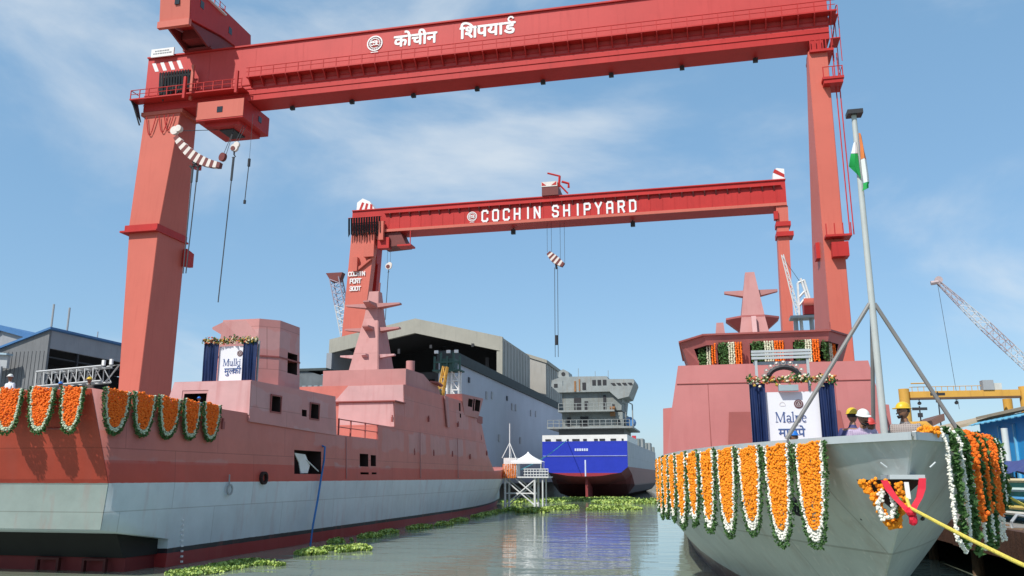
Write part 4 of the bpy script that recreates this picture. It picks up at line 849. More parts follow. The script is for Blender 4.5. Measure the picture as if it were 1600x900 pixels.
for t in (106, 113, 120): g = MB(); g.box(-90.35, -90.05, t, t + .3, 2.3, 21.2); g.build('column', M_dark, sh)
g = MB(); g.box(-90.5, -90.2, 100.5, 125, 19.9, 20.1); g.build('door_rail', M_dark, sh)
for t, z in ((96.3 + 4.2, 23.9), (103.6, 24.0)): g = MB(); g.tube((-90.3, t, z), (-90.3, t, z + 3.7), .14, 6); g.build('roof_vent', M_grey, sh)
for t in (110, 123): g = MB(); g.tube((-90.3, t, 24), (-90.3, t, 25.2), .08, 6); g.build('roof_vent', M_grey, sh)
sh2 = thing('sawtooth_shed', 'blue roofed shed bay cut by the left picture edge behind the grey shed', 'shed', (-105, 112, 2.3))
g = MB(); g.prism([(-98.6, 106, 2.3), (-98.6, 106, 24.1), (-104.0, 106, 25.6), (-112, 106, 21), (-112, 106, 2.3)], (0, 20, 0)); g.build('wall', M_cgr, sh2)
g = MB(); g.prism([(-98.0, 105.4, 23.6), (-98.0, 105.4, 24.4), (-104.0, 105.4, 26.0), (-104.0, 105.4, 25.2)], (0, 21, 0)); g.prism([(-104.1, 105.4, 25.2), (-104.1, 105.4, 26.0), (-112.5, 105.4, 21.2), (-112.5, 105.4, 20.6)], (0, 21, 0)); g.build('roof', M_bluet, sh2)
an = thing('lean_to', 'pale flat-roofed lean-to in front of the left shed', 'shed', (-101, 97, 2.3))
g = MB(); g.prism([(-94.6, 98.5, 18.2), (-94.6, 98.5, 20.0), (-106, 96.5, 20.6), (-106, 96.5, 18.6)], (0, -.5, 0)); g.build('fascia', mat('pale_sheet', (.42, .43, .44), .5), an)
g = MB(); g.prism([(-94.4, 98.7, 20.0), (-94.4, 98.7, 20.25), (-106, 96.7, 20.9), (-106, 96.7, 20.65)], (0, -1.2, 0)); g.build('roof_edge', mat('pale_blue_edge', (.36, .48, .55)), an)
for x in (-95.2, -99.5, -104): g = MB(); g.box(x, x + .3, 97.4, 97.7, 2.3, 18.4); g.build('post', M_grey, an)
def lattice(mb, a, b, w, n, r, wb=None):
    """square lattice boom from a to b, width w tapering to wb"""
    a, b = Vector(a), Vector(b); d = (b - a).normalized(); u = d.cross(Vector((0, 1, 0)) if abs(d.y) < .8 else Vector((1, 0, 0))).normalized(); v = d.cross(u)
    wb = w if wb is None else wb; K = [(1, 1), (1, -1), (-1, -1), (-1, 1)]
    def pt(i, k): kk = k / n; ww = lerp(w, wb, kk) / 2; return a.lerp(b, kk) + u * K[i][0] * ww + v * K[i][1] * ww
    for i in range(4):
        mb.path([pt(i, 0), pt(i, n)], r, 4)
        for k in range(n): mb.path([pt(i, k), pt((i + 1) % 4, k + 1)], r * .6, 3); mb.path([pt(i, k), pt((i + 1) % 4, k)], r * .6, 3)
tb = thing('lattice_boom', 'pale grey lattice boom lying level in front of the left shed', 'crane boom', (-78, 92, 2.3))
g = MB(); lattice(g, (-83.2, 92, 15.6), (-73.6, 92, 16.1), 1.9, 8, .13); g.path([(-73.6, 92, 17.0), (-71.8, 92, 17.3), (-73.6, 92, 15.1)], .16, 4); g.build('truss', mat('boom_grey', (.5, .5, .49)), tb)
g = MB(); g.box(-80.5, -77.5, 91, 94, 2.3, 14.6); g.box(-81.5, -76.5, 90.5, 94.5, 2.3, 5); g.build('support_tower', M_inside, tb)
for x, z in ((-74.3, 17.2), (-73.2, 17.3)): g = MB(); g.box(x, x + .35, 91.8, 92.1, z, z + .7); g.build('floodlight', M_white, tb)
wk_ = thing('workshop', 'dark low workshop roof seen between the tower and the left ship mast', 'building', (-85, 160, 2.3))
g = MB(); g.prism([(-95, 158, 2.3), (-75.0, 158, 2.3), (-75.0, 158, 23.4), (-79, 158, 24.6), (-95, 158, 24.6)], (0, 6, 0)); g.build('wall', mat('workshop_wall', (.13, .15, .16), .8, .25, .5), wk_)
for i in range(5): g = MB(); g.box(-81.2 + 1.3 * i, -80.4 + 1.3 * i, 157.9, 158.02, 19.4, 21.6); g.build('window', mat('workshop_pane', (.25, .29, .31)), wk_)
g = MB(); g.box(-96, -74.6, 157.6, 164.5, 24.62, 25.1); g.build('roof', mat('workshop_roof', (.06, .075, .075), .9, .3, 1), wk_)
# floodlight tower and jib behind the bow
ft = thing('floodlight_tower', 'white lattice floodlight tower with green top stage beside the lavender building', 'light tower', (-33, 108, 2.3))
for k, (x, y) in enumerate(((-33.8, 108), (-32.2, 108))): g = MB(); lattice(g, (x, y, 2.3), (x, y, 17.2), 1.0, 12, .12); g.build('lattice_column', M_white, ft)
M_grn = mat('stage_green', (.035, .09, .075), .6)
g = MB(); g.box(-35.2, -31.4, 106.8, 109.2, 17.2, 17.4); g.build('stage', M_grn, ft)
for i in range(5): g = MB(); g.box(-35.1 + .88 * i, -34.85 + .88 * i, 106.9, 107.1, 17.4, 19.2 + .5 * (i % 2)); g.build('stage_post', M_grn, ft)
g = MB(); g.box(-35.1, -31.5, 106.85, 107, 18.3, 18.5); g.box(-34.2, -32.2, 107.1, 108.6, 17.4, 18.9); g.build('stage_box', M_grn, ft)
for x in (-35.0, -33.3, -32.2): g = MB(); g.box(x, x + .5, 106.8, 107.1, 19.6, 20.0); g.build('floodlight', M_white, ft)
yj = thing('yellow_jib', 'small yellow jib standing left of the white lattice tower', 'crane', (-34, 104, 2.3))
M_yel = mat('crane_yellow', (.62, .34, .06), .5, .1, .6, stain=(.35, .16, .04), stain_amt=.35)
g = MB(); lattice(g, (-33.9, 104, 9), (-32.5, 104, 17.4), .9, 6, .12, .5); g.build('jib', M_yel, yj)
g = MB(); g.box(-34.8, -33.0, 103, 105, 2.3, 14.4); g.build('base', mat('jib_base', (.16, .19, .17)), yj)
# blue and white ship beyond the dock
bs = thing('cargo_ship', 'blue-sterned cargo ship with grey bridge tower, far down the dock', 'ship', (-19.4, 180, 0))
BX = -19.4
bl_m = band_mat('blue_hull_paint', [(-2, (.13, .016, .018)), (3.5, (.33, .035, .05)), (4.0, (.020, .042, .46))], var=.06)
sd_m = band_mat('ship_side_paint', [(-2, (.10, .02, .02)), (2.2, (.20, .05, .05)), (5.0, (.36, .38, .42)), (9.2, (.20, .23, .25))], var=.12)
g = MB(); R_ = []
for t, zb, hb_, zt, k in ((139, 3.4, 7.0, 9.1, .0), (146, 1.6, 7.05, 9.1, 0), (150, -1, 7.1, 9.1, 0), (215, -1, 7.1, 9.3, 0), (232, -1, 4.5, 10.2, 0), (244, -1, .4, 11, 0)):
    zc = lerp(zb, 5.4, .35) if zb > 0 else .6
    r = [(BX + hb_, t, zt), (BX + hb_, t, max(zc + .9, 2)), (BX + hb_ * .84, t, zc), (BX + hb_ * .42, t, lerp(zb, zc, .3)), (BX + .01, t, zb)]
    R_.append(r + [(2 * BX - x, y, z) for x, y, z in reversed(r)])
g.loft(R_); bh = g.build('hull', sd_m, bs)
g = MB(); g.prism([Vector(p) + Vector((0, -.02, 0)) for p in R_[0]], (0, -.06, 0)); g.build('transom', bl_m, bs)
g = MB(); g.box(BX - 6.9, BX + 6.9, 138.84, 138.92, 6.7, 6.82); g.build('transom_line', mat('pale_blue_line', (.3, .34, .62)), bs)
g = MB(); x = -21.0
for wd in (.28, .28, .28, .28, .28, .28): g.box(x, x + wd, 138.85, 138.92, 7.55, 7.95); x += wd + .1
g.build('stern_name', mat('name_white', (.62, .68, .85)), bs)
g = MB(); g.box(BX + .0, BX + .22, 138.84, 138.92, 3.5, 6.1); g.build('draught_marks', mat('name_white', (.62, .68, .85)), bs)
g = MB(); g.box(BX - .1, BX + .3, 140, 146, -1, 3.2); g.build('skeg', mat('skeg_red', (.25, .04, .04)), bs)
g = MB(); g.box(BX - 7.02, BX + 7.02, 139.0, 139.25, 9.12, 10.15); g.box(BX + 6.8, BX + 7.02, 139.26, 160, 9.12, 10.15); bwk = g.build('bulwark', M_white, bs)
for i in range(9): g = MB(); g.box(BX - 6.5 + 1.5 * i + .3 * (i % 3), BX - 5.6 + 1.5 * i + .3 * (i % 2), 138.9, 139.02, 9.2, 9.5); g.build('mooring_port', M_dark, bwk)
M_sg = mat('ship_grey_green', (.235, .26, .25), .6, .22, .6, streak=.4, stain=(.17, .12, .07))
M_sgl = mat('ship_pale_grey', (.29, .315, .31), .6, .18, .8, streak=.4, stain=(.25, .17, .10))
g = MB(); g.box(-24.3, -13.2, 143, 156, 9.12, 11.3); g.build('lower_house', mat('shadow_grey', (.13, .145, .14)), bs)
g = MB(); g.box(-25.9, -11.6, 140.6, 157, 11.3, 11.58); d1 = g.build('deck', M_sgl, bs)
g = MB(); g.box(-23.7, -13.4, 143, 155, 11.58, 14.1); h1 = g.build('house', M_sg, bs)
g = MB(); g.box(-24.1, -14.6, 141.2, 155, 14.1, 14.38); d2 = g.build('deck', M_sgl, bs)
g = MB(); g.loft([[(-23.4, 143, 14.38), (-13.6, 143, 14.38), (-13.6, 154, 14.38), (-23.4, 154, 14.38)], [(-23.8, 143, 17.6), (-13.2, 143, 17.6), (-13.2, 154, 17.6), (-23.8, 154, 17.6)]]); g.build('house', M_sg, bs)
g = MB(); g.prism([(-24.2, 142.2, 17.5), (-15.4, 142.2, 17.5), (-14.0, 142.2, 16.2), (-12.2, 142.2, 16.6), (-11.2, 142.2, 19.0), (-11.3, 142.2, 19.5), (-15.6, 142.2, 19.6), (-15.8, 142.2, 20.1), (-23.6, 142.2, 20.2), (-25.3, 142.2, 19.6), (-25.4, 142.2, 18.6)], (0, 9, 0)); bg_ = g.build('bridge', M_sgl, bs)
for i in range(3): g = MB(); g.box(-18.3 + .9 * i, -17.7 + .9 * i, 142.12, 142.22, 18.6, 19.5); g.build('window', M_dark, bg_)
for i in range(4): g = MB(); g.prism([(-15.2 + .95 * i, 142.12, 18.9), (-14.5 + .95 * i, 142.12, 18.9), (-14.3 + .95 * i, 142.12, 18.5), (-14.8 + .95 * i, 142.12, 18.5)], (0, .1, 0)); g.build('window', M_dark, bg_)
g = MB(); g.box(-24.9, -24.3, 142.12, 142.22, 18.4, 19.0); g.build('window', M_dark, bg_)
g = MB(); g.prism([(-24.3, 143, 20.2), (-22.4, 143, 20.2), (-22.5, 143, 21.1), (-23.4, 143, 21.6), (-24.2, 143, 21.2)], (0, 4, 0)); fn = g.build('funnel', M_sgl, bs)
g = MB(); g.disc((-23.4, 142.98, 20.75), .34, (0, 1, 0), .1, 12); g.build('funnel_port', M_dark, fn)
for x0, x1, z0, z1 in ((-21.6, -20.4, 14.5, 16.6), (-19.8, -19.2, 14.5, 16.0), (-20.6, -19.2, 11.7, 13.4), (-22.8, -22.2, 11.7, 13.3), (-16.6, -16.1, 14.6, 17.0), (-15.2, -14.7, 14.6, 15.4), (-14.4, -13.9, 12.0, 12.9), (-20.0, -19.4, 17.9, 19.1)):
    g = MB(); g.box(x0, x1, 142.1 if z0 > 17 else 142.9, 142.22 if z0 > 17 else 143.02, z0, z1); g.build('doorway', M_dark, bs)
for x0, x1, z0, z1 in ((-21.4, -21.1, 17.6, 19.4), (-20.6, -20.4, 17.7, 19.7), (-15.4, -14.6, 13.4, 15.0)): g = MB(); g.box(x0, x1, 142.08, 142.2 if z0 > 17 else 143.05, z0, z1); g.build('rust_patch', mat('rust_orange', (.32, .16, .07), .8), bs)
psm = unit('post', MB().box(-.05, .05, -.05, .05, 0, 1.15), M_sgl)
for i in range(15): piece(psm, d1, (-25.8 + .98 * i, 140.7, 11.58))
for i in range(10): piece(psm, d2, (-24.0 + 1.0 * i, 141.3, 14.38))
for d_, z, x0, x1, y in ((d1, 11.58, -25.8, -12, 140.7), (d2, 14.38, -24, -14.8, 141.3)):
    for dz in (.55, 1.12): g = MB(); g.tube((x0, y, z + dz), (x1, y, z + dz), .05, 5); g.build('rail', M_sgl, d_)
g = MB(); g.path([(-12.4, 145, 12.6), (-12.4, 149, 12.6)], .8, 10); g.build('lifeboat', mat('lifeboat_blue', (.08, .25, .55)), bs, smooth=True)
for x in (-13.0, -11.8): g = MB(); g.tube((x, 144, 11.6), (x, 144, 15.4), .12, 6); g.tube((x, 144, 15.4), (x - .9, 144, 15.9), .1, 6); g.build('davit', M_sgl, bs)
for x, t, h in ((-21.5, 148, 2.2), (-18.5, 148, 1.6), (-16.3, 149, 1.8), (-24, 141, 0.8)): g = MB(); g.tube((x, t, 20.1), (x, t, 20.1 + h), .05, 5); g.build('aerial', M_sgl, bs)
for i, t in enumerate((166, 176, 187, 199, 212)): g = MB(); g.box(-13.8, -12.5, t, t + 4 + i % 2 * 2, 9.3, 10.6 + .5 * (i % 2)); g.build('deck_gear', M_sgl if i % 2 else M_sg, bs)
g = MB(); g.box(-14.4, -13.6, 172, 173, 10.6, 11.5); g.build('red_drum', mat('signal_red', (.55, .05, .07)), bs)
rp = MB(); rp.path([(-22.3, 138.7, 9.3)] + [(lerp(-22.3, -21.0, k), lerp(138.7, 97, k), lerp(9.3, 4.2, k) - 1.6 * k * (1 - k)) for k in (.25, .5, .75, 1)], .05, 5)
tag(rp.build('mooring_rope', mat('teal_rope', (.05, .38, .42))), 'thin teal mooring rope from the blue stern to the white trestle', 'rope')
# white jetty trestle with marquee
jt = thing('jetty_trestle', 'white steel jetty trestle at the left ship bow, standing in the water', 'jetty', (-20, 95, 0))
M_wst = mat('white_steel', (.66, .67, .66), .5, .12, 2, streak=.3, stain=(.42, .40, .36))
for x in (-22.2, -18.8, -17.9):
    for t in (94.2, 96.2): g = MB(); g.tube((x, t, -1.2), (x, t, 3.3), .13 if x != -17.9 else .09, 8); g.build('leg', M_wst, jt)
for t in (94.2, 96.2):
    for a, b in (((-22.2, .3), (-18.9, 3.0)), ((-22.1, 3.0), (-18.9, .4)), ((-22.2, 1.6), (-18.8, 1.6)), ((-21.0, 3.2), (-18.9, 1.5))): g = MB(); g.tube((a[0], t, a[1]), (b[0], t, b[1]), .08, 6); g.build('brace', M_wst, jt)
g = MB(); g.box(-22.4, -17.2, 93.9, 96.6, 3.3, 3.45); g.build('deck', M_wst, jt)
for i in range(9): g = MB(); g.box(-19.9 + .33 * i, -19.84 + .33 * i, 93.9, 93.96, 3.45, 4.25); g.build('rail_post', M_wst, jt)
for z in (3.62, 3.95, 4.22): g = MB(); g.box(-20.0, -17.2, 93.88, 93.95, z, z + .09); g.build('rail', M_wst, jt)
g = MB(); g.box(-22.4, -20.9, 94.3, 96.2, 3.45, 5.5); g.build('kiosk', M_wst, jt)
tn = thing('marquee', 'small white peaked marquee on the jetty trestle', 'tent', (-19.6, 95.2, 3.45))
M_can = mat('tent_canvas', (.78, .78, .77), .7, .04, 2)
n_ = 10; g = MB(); ringsT = []
for k in range(6):
    f_ = k / 5; w_ = 1.75 * (1 - f_) ** 1.5 + .02; ringsT.append([(-19.75 + sx * w_, 95.2 + sy * w_ * .6, 5.05 + 1.15 * f_) for sx, sy in ((-1, -1), (1, -1), (1, 1), (-1, 1))])
g.loft(ringsT); g.build('canopy', M_can, tn)
g = MB(); g.box(-21.5, -18.0, 94.15, 94.2, 4.85, 5.06); g.build('valance', M_can, tn)
for x in (-21.4, -18.1):
    for y in (94.25, 96.1): g = MB(); g.tube((x, y, 3.45), (x, y, 5.05), .04, 6); g.build('pole', M_wst, tn)
jg = thing('jetty_garland', 'row of orange marigold strings under the white kiosk on the jetty', 'garland', (-21.9, 93.8, 4.2))
for i in range(8):
    g = MB(); z = 4.75
    while z > 3.2: g.blob((-22.3 + .2 * i + random.gauss(0, .01), 93.75, z), .09, 1.0, .2); z -= .13
    g.build('marigold_string', mat('marigold_far', (.72, .20, .02), .75, .2, 6), jg)
fm = thing('bow_flagstaff', 'white tripod staff above the jetty kiosk, left of the marquee', 'flagstaff', (-22.1, 95.2, 5.5))
g = MB(); g.tube((-21.9, 95.2, 5.5), (-21.9, 95.2, 9.4), .06, 6); g.build('staff', M_wst, fm)
for x, y in ((-22.7, 94.8), (-21.1, 94.8), (-21.9, 96.1)): g = MB(); g.tube((x, y, 5.5), (-21.9, 95.2, 7.2), .045, 6); g.build('stay', M_wst, fm)
# ---------------------------------------------------------------- right-hand background
yg = thing('yellow_gantry', 'yellow pipe gantry crane with small cab behind the bow at right', 'crane', (20.5, 75, 1.8))
g = MB(); g.path([(16.2, 75, 1.8), (16.2, 75, 10.5)], .42, 12); g.build('leg', M_yel, yg, smooth=True)
g = MB(); g.path([(25.2, 75, 1.8), (25.2, 75, 10.5)], .42, 12); g.build('leg', M_yel, yg, smooth=True)
g = MB(); g.path([(24.5, 77, 1.8), (24.5, 77, 9.7)], .36, 12); g.build('leg', M_yel, yg, smooth=True)
g = MB(); g.box(16.6, 24.8, 74.7, 75.3, 9.75, 10.25); g.build('beam', M_yel, yg)
g = MB(); g.box(16.6, 24.8, 74.68, 75.32, 9.6, 9.75); g.build('beam_rail', mat('rusty_rail', (.13, .07, .035)), yg)
g = MB(); g.box(22.1, 22.9, 74.6, 75.4, 10.26, 11.05); g.build('cab', M_grey, yg)
g = MB(); g.box(22.91, 23.5, 74.7, 75.3, 10.26, 10.8); g.build('motor', mat('cab_cream', (.55, .55, .5)), yg)
for i in range(12): g = MB(); g.tube((16.8 + .45 * i, 74.8, 10.25), (16.8 + .45 * i, 74.8, 10.62), .025, 4); g.build('post', M_yel, yg)
g = MB(); g.tube((16.6, 74.8, 10.62), (22, 74.8, 10.62), .025, 4); g.tube((16.7, 74.6, 10.9), (18.0, 74.6, 10.9), .05, 4); g.build('rail', M_yel, yg)
for x in (17.3, 20.1): g = MB(); g.disc((x, 75, 9.3), .14, (0, 1, 0), .2, 10); g.tube((x, 75, 9.3), (x, 75, 9.65), .04, 5); g.build('pulley', M_dark, yg)
pp = thing('yellow_pipe_portal', 'bent yellow pipe behind the helmeted man at the bow', 'pipe', (13.6, 52, 1.8))
g = MB(); g.path([(11.2, 52, 1.8), (11.2, 52, 6.1), (11.4, 52, 6.28), (12.2, 52, 6.3), (12.45, 52, 6.1), (12.45, 52, 1.8)], .2, 10); g.build('pipe', M_yel, pp, smooth=True)
g = MB(); g.box(11.9, 12.1, 51.7, 51.9, 2, 5.0); g.build('pipe_stay', M_yel, pp)
M_bl = mat('bright_blue_wall', (.02, .34, .74), .55, .06, .8)
M_lb = mat('light_blue_sheet', (.16, .47, .66), .45, .1, 1)
M_tan = mat('tan_roof', (.42, .335, .225), .8, .12, .8, .2, 5)
bsd = thing('quay_shed', 'bright blue walled quay shed with light blue eave at the right edge', 'shed', (17, 44, 1.8))
g = MB(); g.box(14, 14.3, 36, 48.6, 1.8, 6.12); wl_ = g.build('wall', M_bl, bsd)
g = MB(); g.box(14.3, 19, 48.3, 48.6, 1.8, 6.2); g.build('end_wall', M_bl, bsd)
eave = unit('eave_sheet', MB().prism([(-.45, 0, 0), (.3, 0, .26), (.3, 0, .30), (-.45, 0, .04)], (0, .42, 0)), M_lb)
for i in range(30): piece(eave, bsd, (14.0, 36 + .43 * i, 5.98 + .03 * (i % 2)))
g = MB(); g.prism([(13.95, 35.5, 6.34), (13.95, 35.5, 6.48), (18.5, 35.5, 7.5), (18.5, 35.5, 7.3)], (0, 13.4, 0)); g.build('roof', M_tan, bsd)
for t in (43.4, 45.5): g = MB(); g.box(13.9, 14.0, t, t + .12, 1.8, 5.8); g.build('wall_post', M_lb, bsd)
gsd = thing('quay_shed', 'long grey quay shed with tan roof beside the blue one', 'shed', (16.5, 56, 1.8))
g = MB(); g.box(13.2, 18, 49.6, 66, 1.8, 5.75); g.build('wall', mat('pale_shed_wall', (.33, .34, .35)), gsd)
g = MB(); g.prism([(12.6, 48.9, 5.78), (12.6, 48.9, 5.92), (16.5, 48.9, 7.0), (16.5, 48.9, 6.8)], (0, 18, 0)); g.build('roof', M_tan, gsd)
g = MB(); g.prism([(13, 66.8, 6.0), (17, 66.8, 7.9), (17, 66.8, 7.4), (13, 66.8, 5.5)], (0, 6, 0)); g.build('rear_roof', mat('rust_roof', (.16, .09, .07)), gsd)
for x, t, h in ((17, 68, 2.6), (15.2, 66, 1.4)): g = MB(); g.tube((x, t, 7), (x, t, 7 + h), .05, 5); g.box(x - .5, x + .5, t - .05, t + .05, 6.7 + h, 6.9 + h); g.box(x - .15, x + .15, t - .1, t + .1, 6.2 + h, 6.5 + h); g.build('vent_mast', M_dark, gsd)
mc = thing('mobile_crane', 'distant mobile crane with long pale lattice boom, upper right', 'crane', (52, 120, 1.8))
M_bo = mat('boom_pale', (.60, .60, .60), .6); M_bor = mat('boom_red', (.45, .36, .36), .6)
A_, B_ = Vector((52.0, 120, 4.2)), Vector((31.6, 120, 29.0))
for k in range(8):
    g = MB(); lattice(g, A_.lerp(B_, k / 8), A_.lerp(B_, (k + 1) / 8), 1.15 if k < 7 else .8, 4, .06, 1.15 if k < 6 else .8 if k == 6 else .4); g.build('boom_section', M_bor if k in (3, 5, 7) else M_bo, mc)
g = MB(); g.path([B_, B_ + Vector((-.9, 0, -.1))], .3, 6); g.disc(B_ + Vector((.1, 0, .3)), .5, (0, 1, 0), .3, 12); g.build('boom_head', M_bor, mc)
g = MB(); g.tube(B_ + Vector((-.1, 0, 0)), (32.4, 120, 12), .03, 5); g.tube((32.35, 120, 14.2), (32.37, 120, 13.4), .1, 6); g.build('hoist_rope', M_rope, mc)
g = MB(); g.box(50.5, 57, 118, 122, 3, 6); g.build('cab', M_red, mc)
g = MB(); g.box(49, 60, 117.5, 122.5, 1.8, 3); g.build('undercarriage', M_dark, mc)
hc = thing('harbour_crane', 'white harbour crane with red cab between the two right crane legs', 'crane', (13, 110, 1.8))
for x in (11.9, 13.8): g = MB(); g.path([(x - .1, 110, 1.8), (x, 110, 23.2)], .3, 6); g.build('leg', M_grey, hc)
g = MB(); g.path([(12.9, 110.4, 1.8), (12.6, 110.4, 23.2)], .22, 5); g.build('leg', M_wst, hc)
g = MB(); g.box(11.2, 14.2, 108.8, 111.2, 22.9, 23.2); g.build('deck', M_grey, hc)
g = MB(); g.box(12.9, 14.4, 108.8, 110.8, 23.3, 25.1); cb_ = g.build('cab', M_red, hc)
g = MB(); g.box(12.9, 14.4, 108.7, 108.82, 24.4, 25.3); g.build('cab_panel', M_pink, cb_)
for a, b in (((12.4, 23.2), (12.5, 27.6)), ((13.6, 25.1), (12.9, 28.2)), ((12.4, 25.6), (13.4, 26.6)), ((12.5, 27.6), (13.3, 27.9)), ((12.45, 24.6), (13.3, 25.6)), ((13.9, 25.1), (13.3, 28.0))): g = MB(); g.path([(a[0], 110, a[1]), (b[0], 110, b[1])], .16, 5); g.build('frame_bar', M_wst, hc)
g = MB(); lattice(g, (12.3, 110.2, 23.4), (10.9, 110.2, 31.5), .45, 9, .05, .25); g.build('jib', M_wst, hc)
g = MB(); g.tube((11.0, 110.2, 31), (12.8, 110.2, 27.8), .03, 4); g.build('stay_rope', M_rope, hc)
rb = thing('lattice_crane', 'red and white lattice crane jib behind the far crane left leg', 'crane', (-90, 204, 2.3))
M_lil = mat('boom_lilac', (.40, .36, .42)); A_, B_ = Vector((-84, 204, 12)), Vector((-95.0, 204, 55.5))
for k in range(6): g = MB(); lattice(g, A_.lerp(B_, k / 6), A_.lerp(B_, (k + 1) / 6), 2.6, 4, .16); g.build('jib_section', M_lil if k == 5 else M_wst, rb)
g = MB(); g.prism([(-97.6, 203, 57), (-92.8, 203, 57), (-93.6, 203, 54.6), (-96.0, 203, 54.6)], (0, 2, 0)); g.build('jib_head', M_strr, rb)
g = MB(); g.box(-88, -80, 201, 207, 2.3, 12); g.build('crane_base', M_grey, rb)
# boats and gear along the right-hand quay
wb = thing('work_boat', 'teal planked work boat laid up on the right quay', 'boat', (11.2, 36, 1.8))
R_ = []
for t, h, zt in ((31.0, .15, 3.55), (32.5, .75, 3.35), (35, 1.0, 3.2), (38.5, 1.0, 3.2), (41, .8, 3.3)):
    R_.append([(11.3 - h, t, zt), (11.3 - h * .85, t, 2.6), (11.3 - h * .3, t, 1.95), (11.3 + h * .3, t, 1.95), (11.3 + h * .85, t, 2.6), (11.3 + h, t, zt)])
g = MB(); g.loft(R_); g.build('hull', mat('teal_planks', (.10, .36, .29), .6, .2, 1.5, stain=(.30, .30, .22), stain_amt=.5), wb)
for k, (z, c) in enumerate(((3.28, (.62, .52, .30)), (2.95, (.50, .62, .58)), (2.62, (.08, .30, .55)), (2.3, (.60, .45, .12)), (2.08, (.6, .6, .55)))):
    g = MB(); g.path([(11.3 - h * 1.0 - .03 + (.06 * (3.3 - z)) * h, t, z + .02 * k) for t, h in ((31.1, .2), (32.5, .75), (35, 1.0), (38.5, 1.0), (41, .8))], .07, 4); g.build('strake', mat('strake_%d' % k, c, .6), wb)
cv = thing('tarpaulin', 'navy tarpaulin over a frame behind the teal boat', 'tarpaulin', (12.3, 40, 1.8))
g = MB(); pts = []
for i in range(9):
    for j in range(7): pts.append((11.6 + .33 * j, 35.5 + .9 * i, 3.55 + .5 * math.sin(math.pi * j / 6) + .08 * math.sin(i * 1.7 + j)))
g.add(pts, [(i * 7 + j, i * 7 + j + 1, i * 7 + 8 + j, i * 7 + 7 + j) for i in range(8) for j in range(6)]); g.build('sheet', mat('navy_tarp', (.05, .07, .22), .5, .2, 2), cv)
for x in (11.65, 13.5):
    for y in (35.7, 42.5): g = MB(); g.tube((x, y, 1.8), (x, y, 3.6), .04, 5); g.build('pole', M_pile, cv)
cp_ = thing('cross_post', 'white cross-shaped post in front of the blue shed', 'post', (11.9, 44, 1.8))
g = MB(); g.box(11.85, 11.97, 43.95, 44.05, 1.8, 5.2); g.build('post', M_white, cp_)
g = MB(); g.box(11.45, 12.45, 43.9, 43.95, 5.0, 5.12); g.build('crossbar', M_white, cp_)
for i, (x, t, h, c) in enumerate(((12.9, 41.4, 3.7, (.62, .66, .62)), (12.2, 41.9, 2.4, (.42, .2, .15)))):
    o = thing('bollard_pipe', ['pale standing pipe against the blue shed wall', 'rusty standing pipe left of the pale pipe'][i], 'pipe', (x, t, 1.8))
    g = MB(); g.tube((x, t, 1.8), (x, t, 1.8 + h), .14, 10); g.build('pipe', mat('pipe_%d' % i, c), o, smooth=True)
    g = MB(); g.tube((x, t, 1.8), (x, t, 3.4 - .4 * i), .19, 10); g.build('pipe_sleeve', mat('pipe_sleeve', (.42, .21, .16)), o, smooth=True)
for i, t in enumerate((29.6, 32.0)):
    o = thing('mooring_cleat', ['bent iron mooring hook on the quay edge, nearer one', 'bent iron mooring hook on the quay edge, farther one'][i], 'mooring hook', (9.3, t, 1.8))
    g = MB(); g.path([(9.1, t, 1.8), (9.1, t, 2.05), (9.3, t + .1, 2.25), (9.55, t + .1, 2.2), (9.6, t, 2.0)], .05, 6); g.build('hook', M_grey, o); g = MB(); g.box(8.95, 9.7, t - .2, t + .3, 1.805, 1.86); g.build('plate', M_pile, o)
# ================================================================ garlands
M_or = mat('marigold_orange', (.86, .29, .010), .75, .25, 14)
M_or2 = mat('marigold_deep_orange', (.84, .17, .010), .75, .25, 14)
M_wf = mat('jasmine_white', (.80, .78, .70), .75, .12, 14)
M_gr = mat('garland_leaf', (.06, .14, .035), .6, .4, 14)
M_wfl = mat('grass_green_white', (.55, .62, .46), .75, .2, 12)
def swag(root, P0, P1, L, n, r, sp, m_or, m_w, seed):
    """nested strings of flowers hung between two points of a rail: orange inside, white, then leaves outside"""
    random.seed(seed); P0, P1, n = Vector(P0), Vector(P1), Vector(n).normalized(); mid = (P0 + P1) / 2; hw = (P1 - P0) / 2
    W_ = hw.length; sk = random.uniform(-.05, .05); flo, whi, lea = MB(), MB(), MB()
    def run(mb, f, Ls, kind):
        pts = []; N = 170
        for i in range(N + 1):
            ph = math.pi * i / N; c = math.cos(ph); a = math.copysign(abs(c) ** .84, c) * f * (1 + sk * math.sin(ph)); pts.append(mid + hw * a - Vector((0, 0, Ls * math.sin(ph) ** .95)))
        acc = 0; last = pts[0]
        for p in pts[1:]:
            acc += (p - last).length
            if acc >= sp * (.7 if kind == 'w' else 1):
                q = p + n * (.05 + random.gauss(0, r * .55)) + Vector((random.gauss(0, r * .25), random.gauss(0, r * .2), random.gauss(0, r * .25)))
                if kind == 'l':
                    for _ in range(3): mb.leaf(q + Vector((random.gauss(0, r * .45), random.gauss(0, r * .4), random.gauss(0, r * .45))), r * 1.25, 0)
                else: mb.blob(q, r * random.uniform(.85, 1.15) * (.88 if kind == 'w' else 1), .9, .12)
                acc = 0
            last = p
    k = max(4, int(W_ * .68 / (sp * .72)))
    for i in range(k): f = .05 + .63 * i / (k - 1); run(flo, f, L * (.42 + .40 * f / .68), 'o')
    for f, q in ((.735, .865), (.775, .895), (.815, .925)): run(whi, f, L * q, 'w')
    for f, q in ((.885, .955), (.94, .985), (.99, 1.0)): run(lea, f, L * q, 'l')
    flo.build('marigold_strings', m_or, root, kind='stuff'); whi.build('white_strings', m_w, root, kind='stuff'); lea.build('leaf_strings', M_gr, root, kind='stuff')
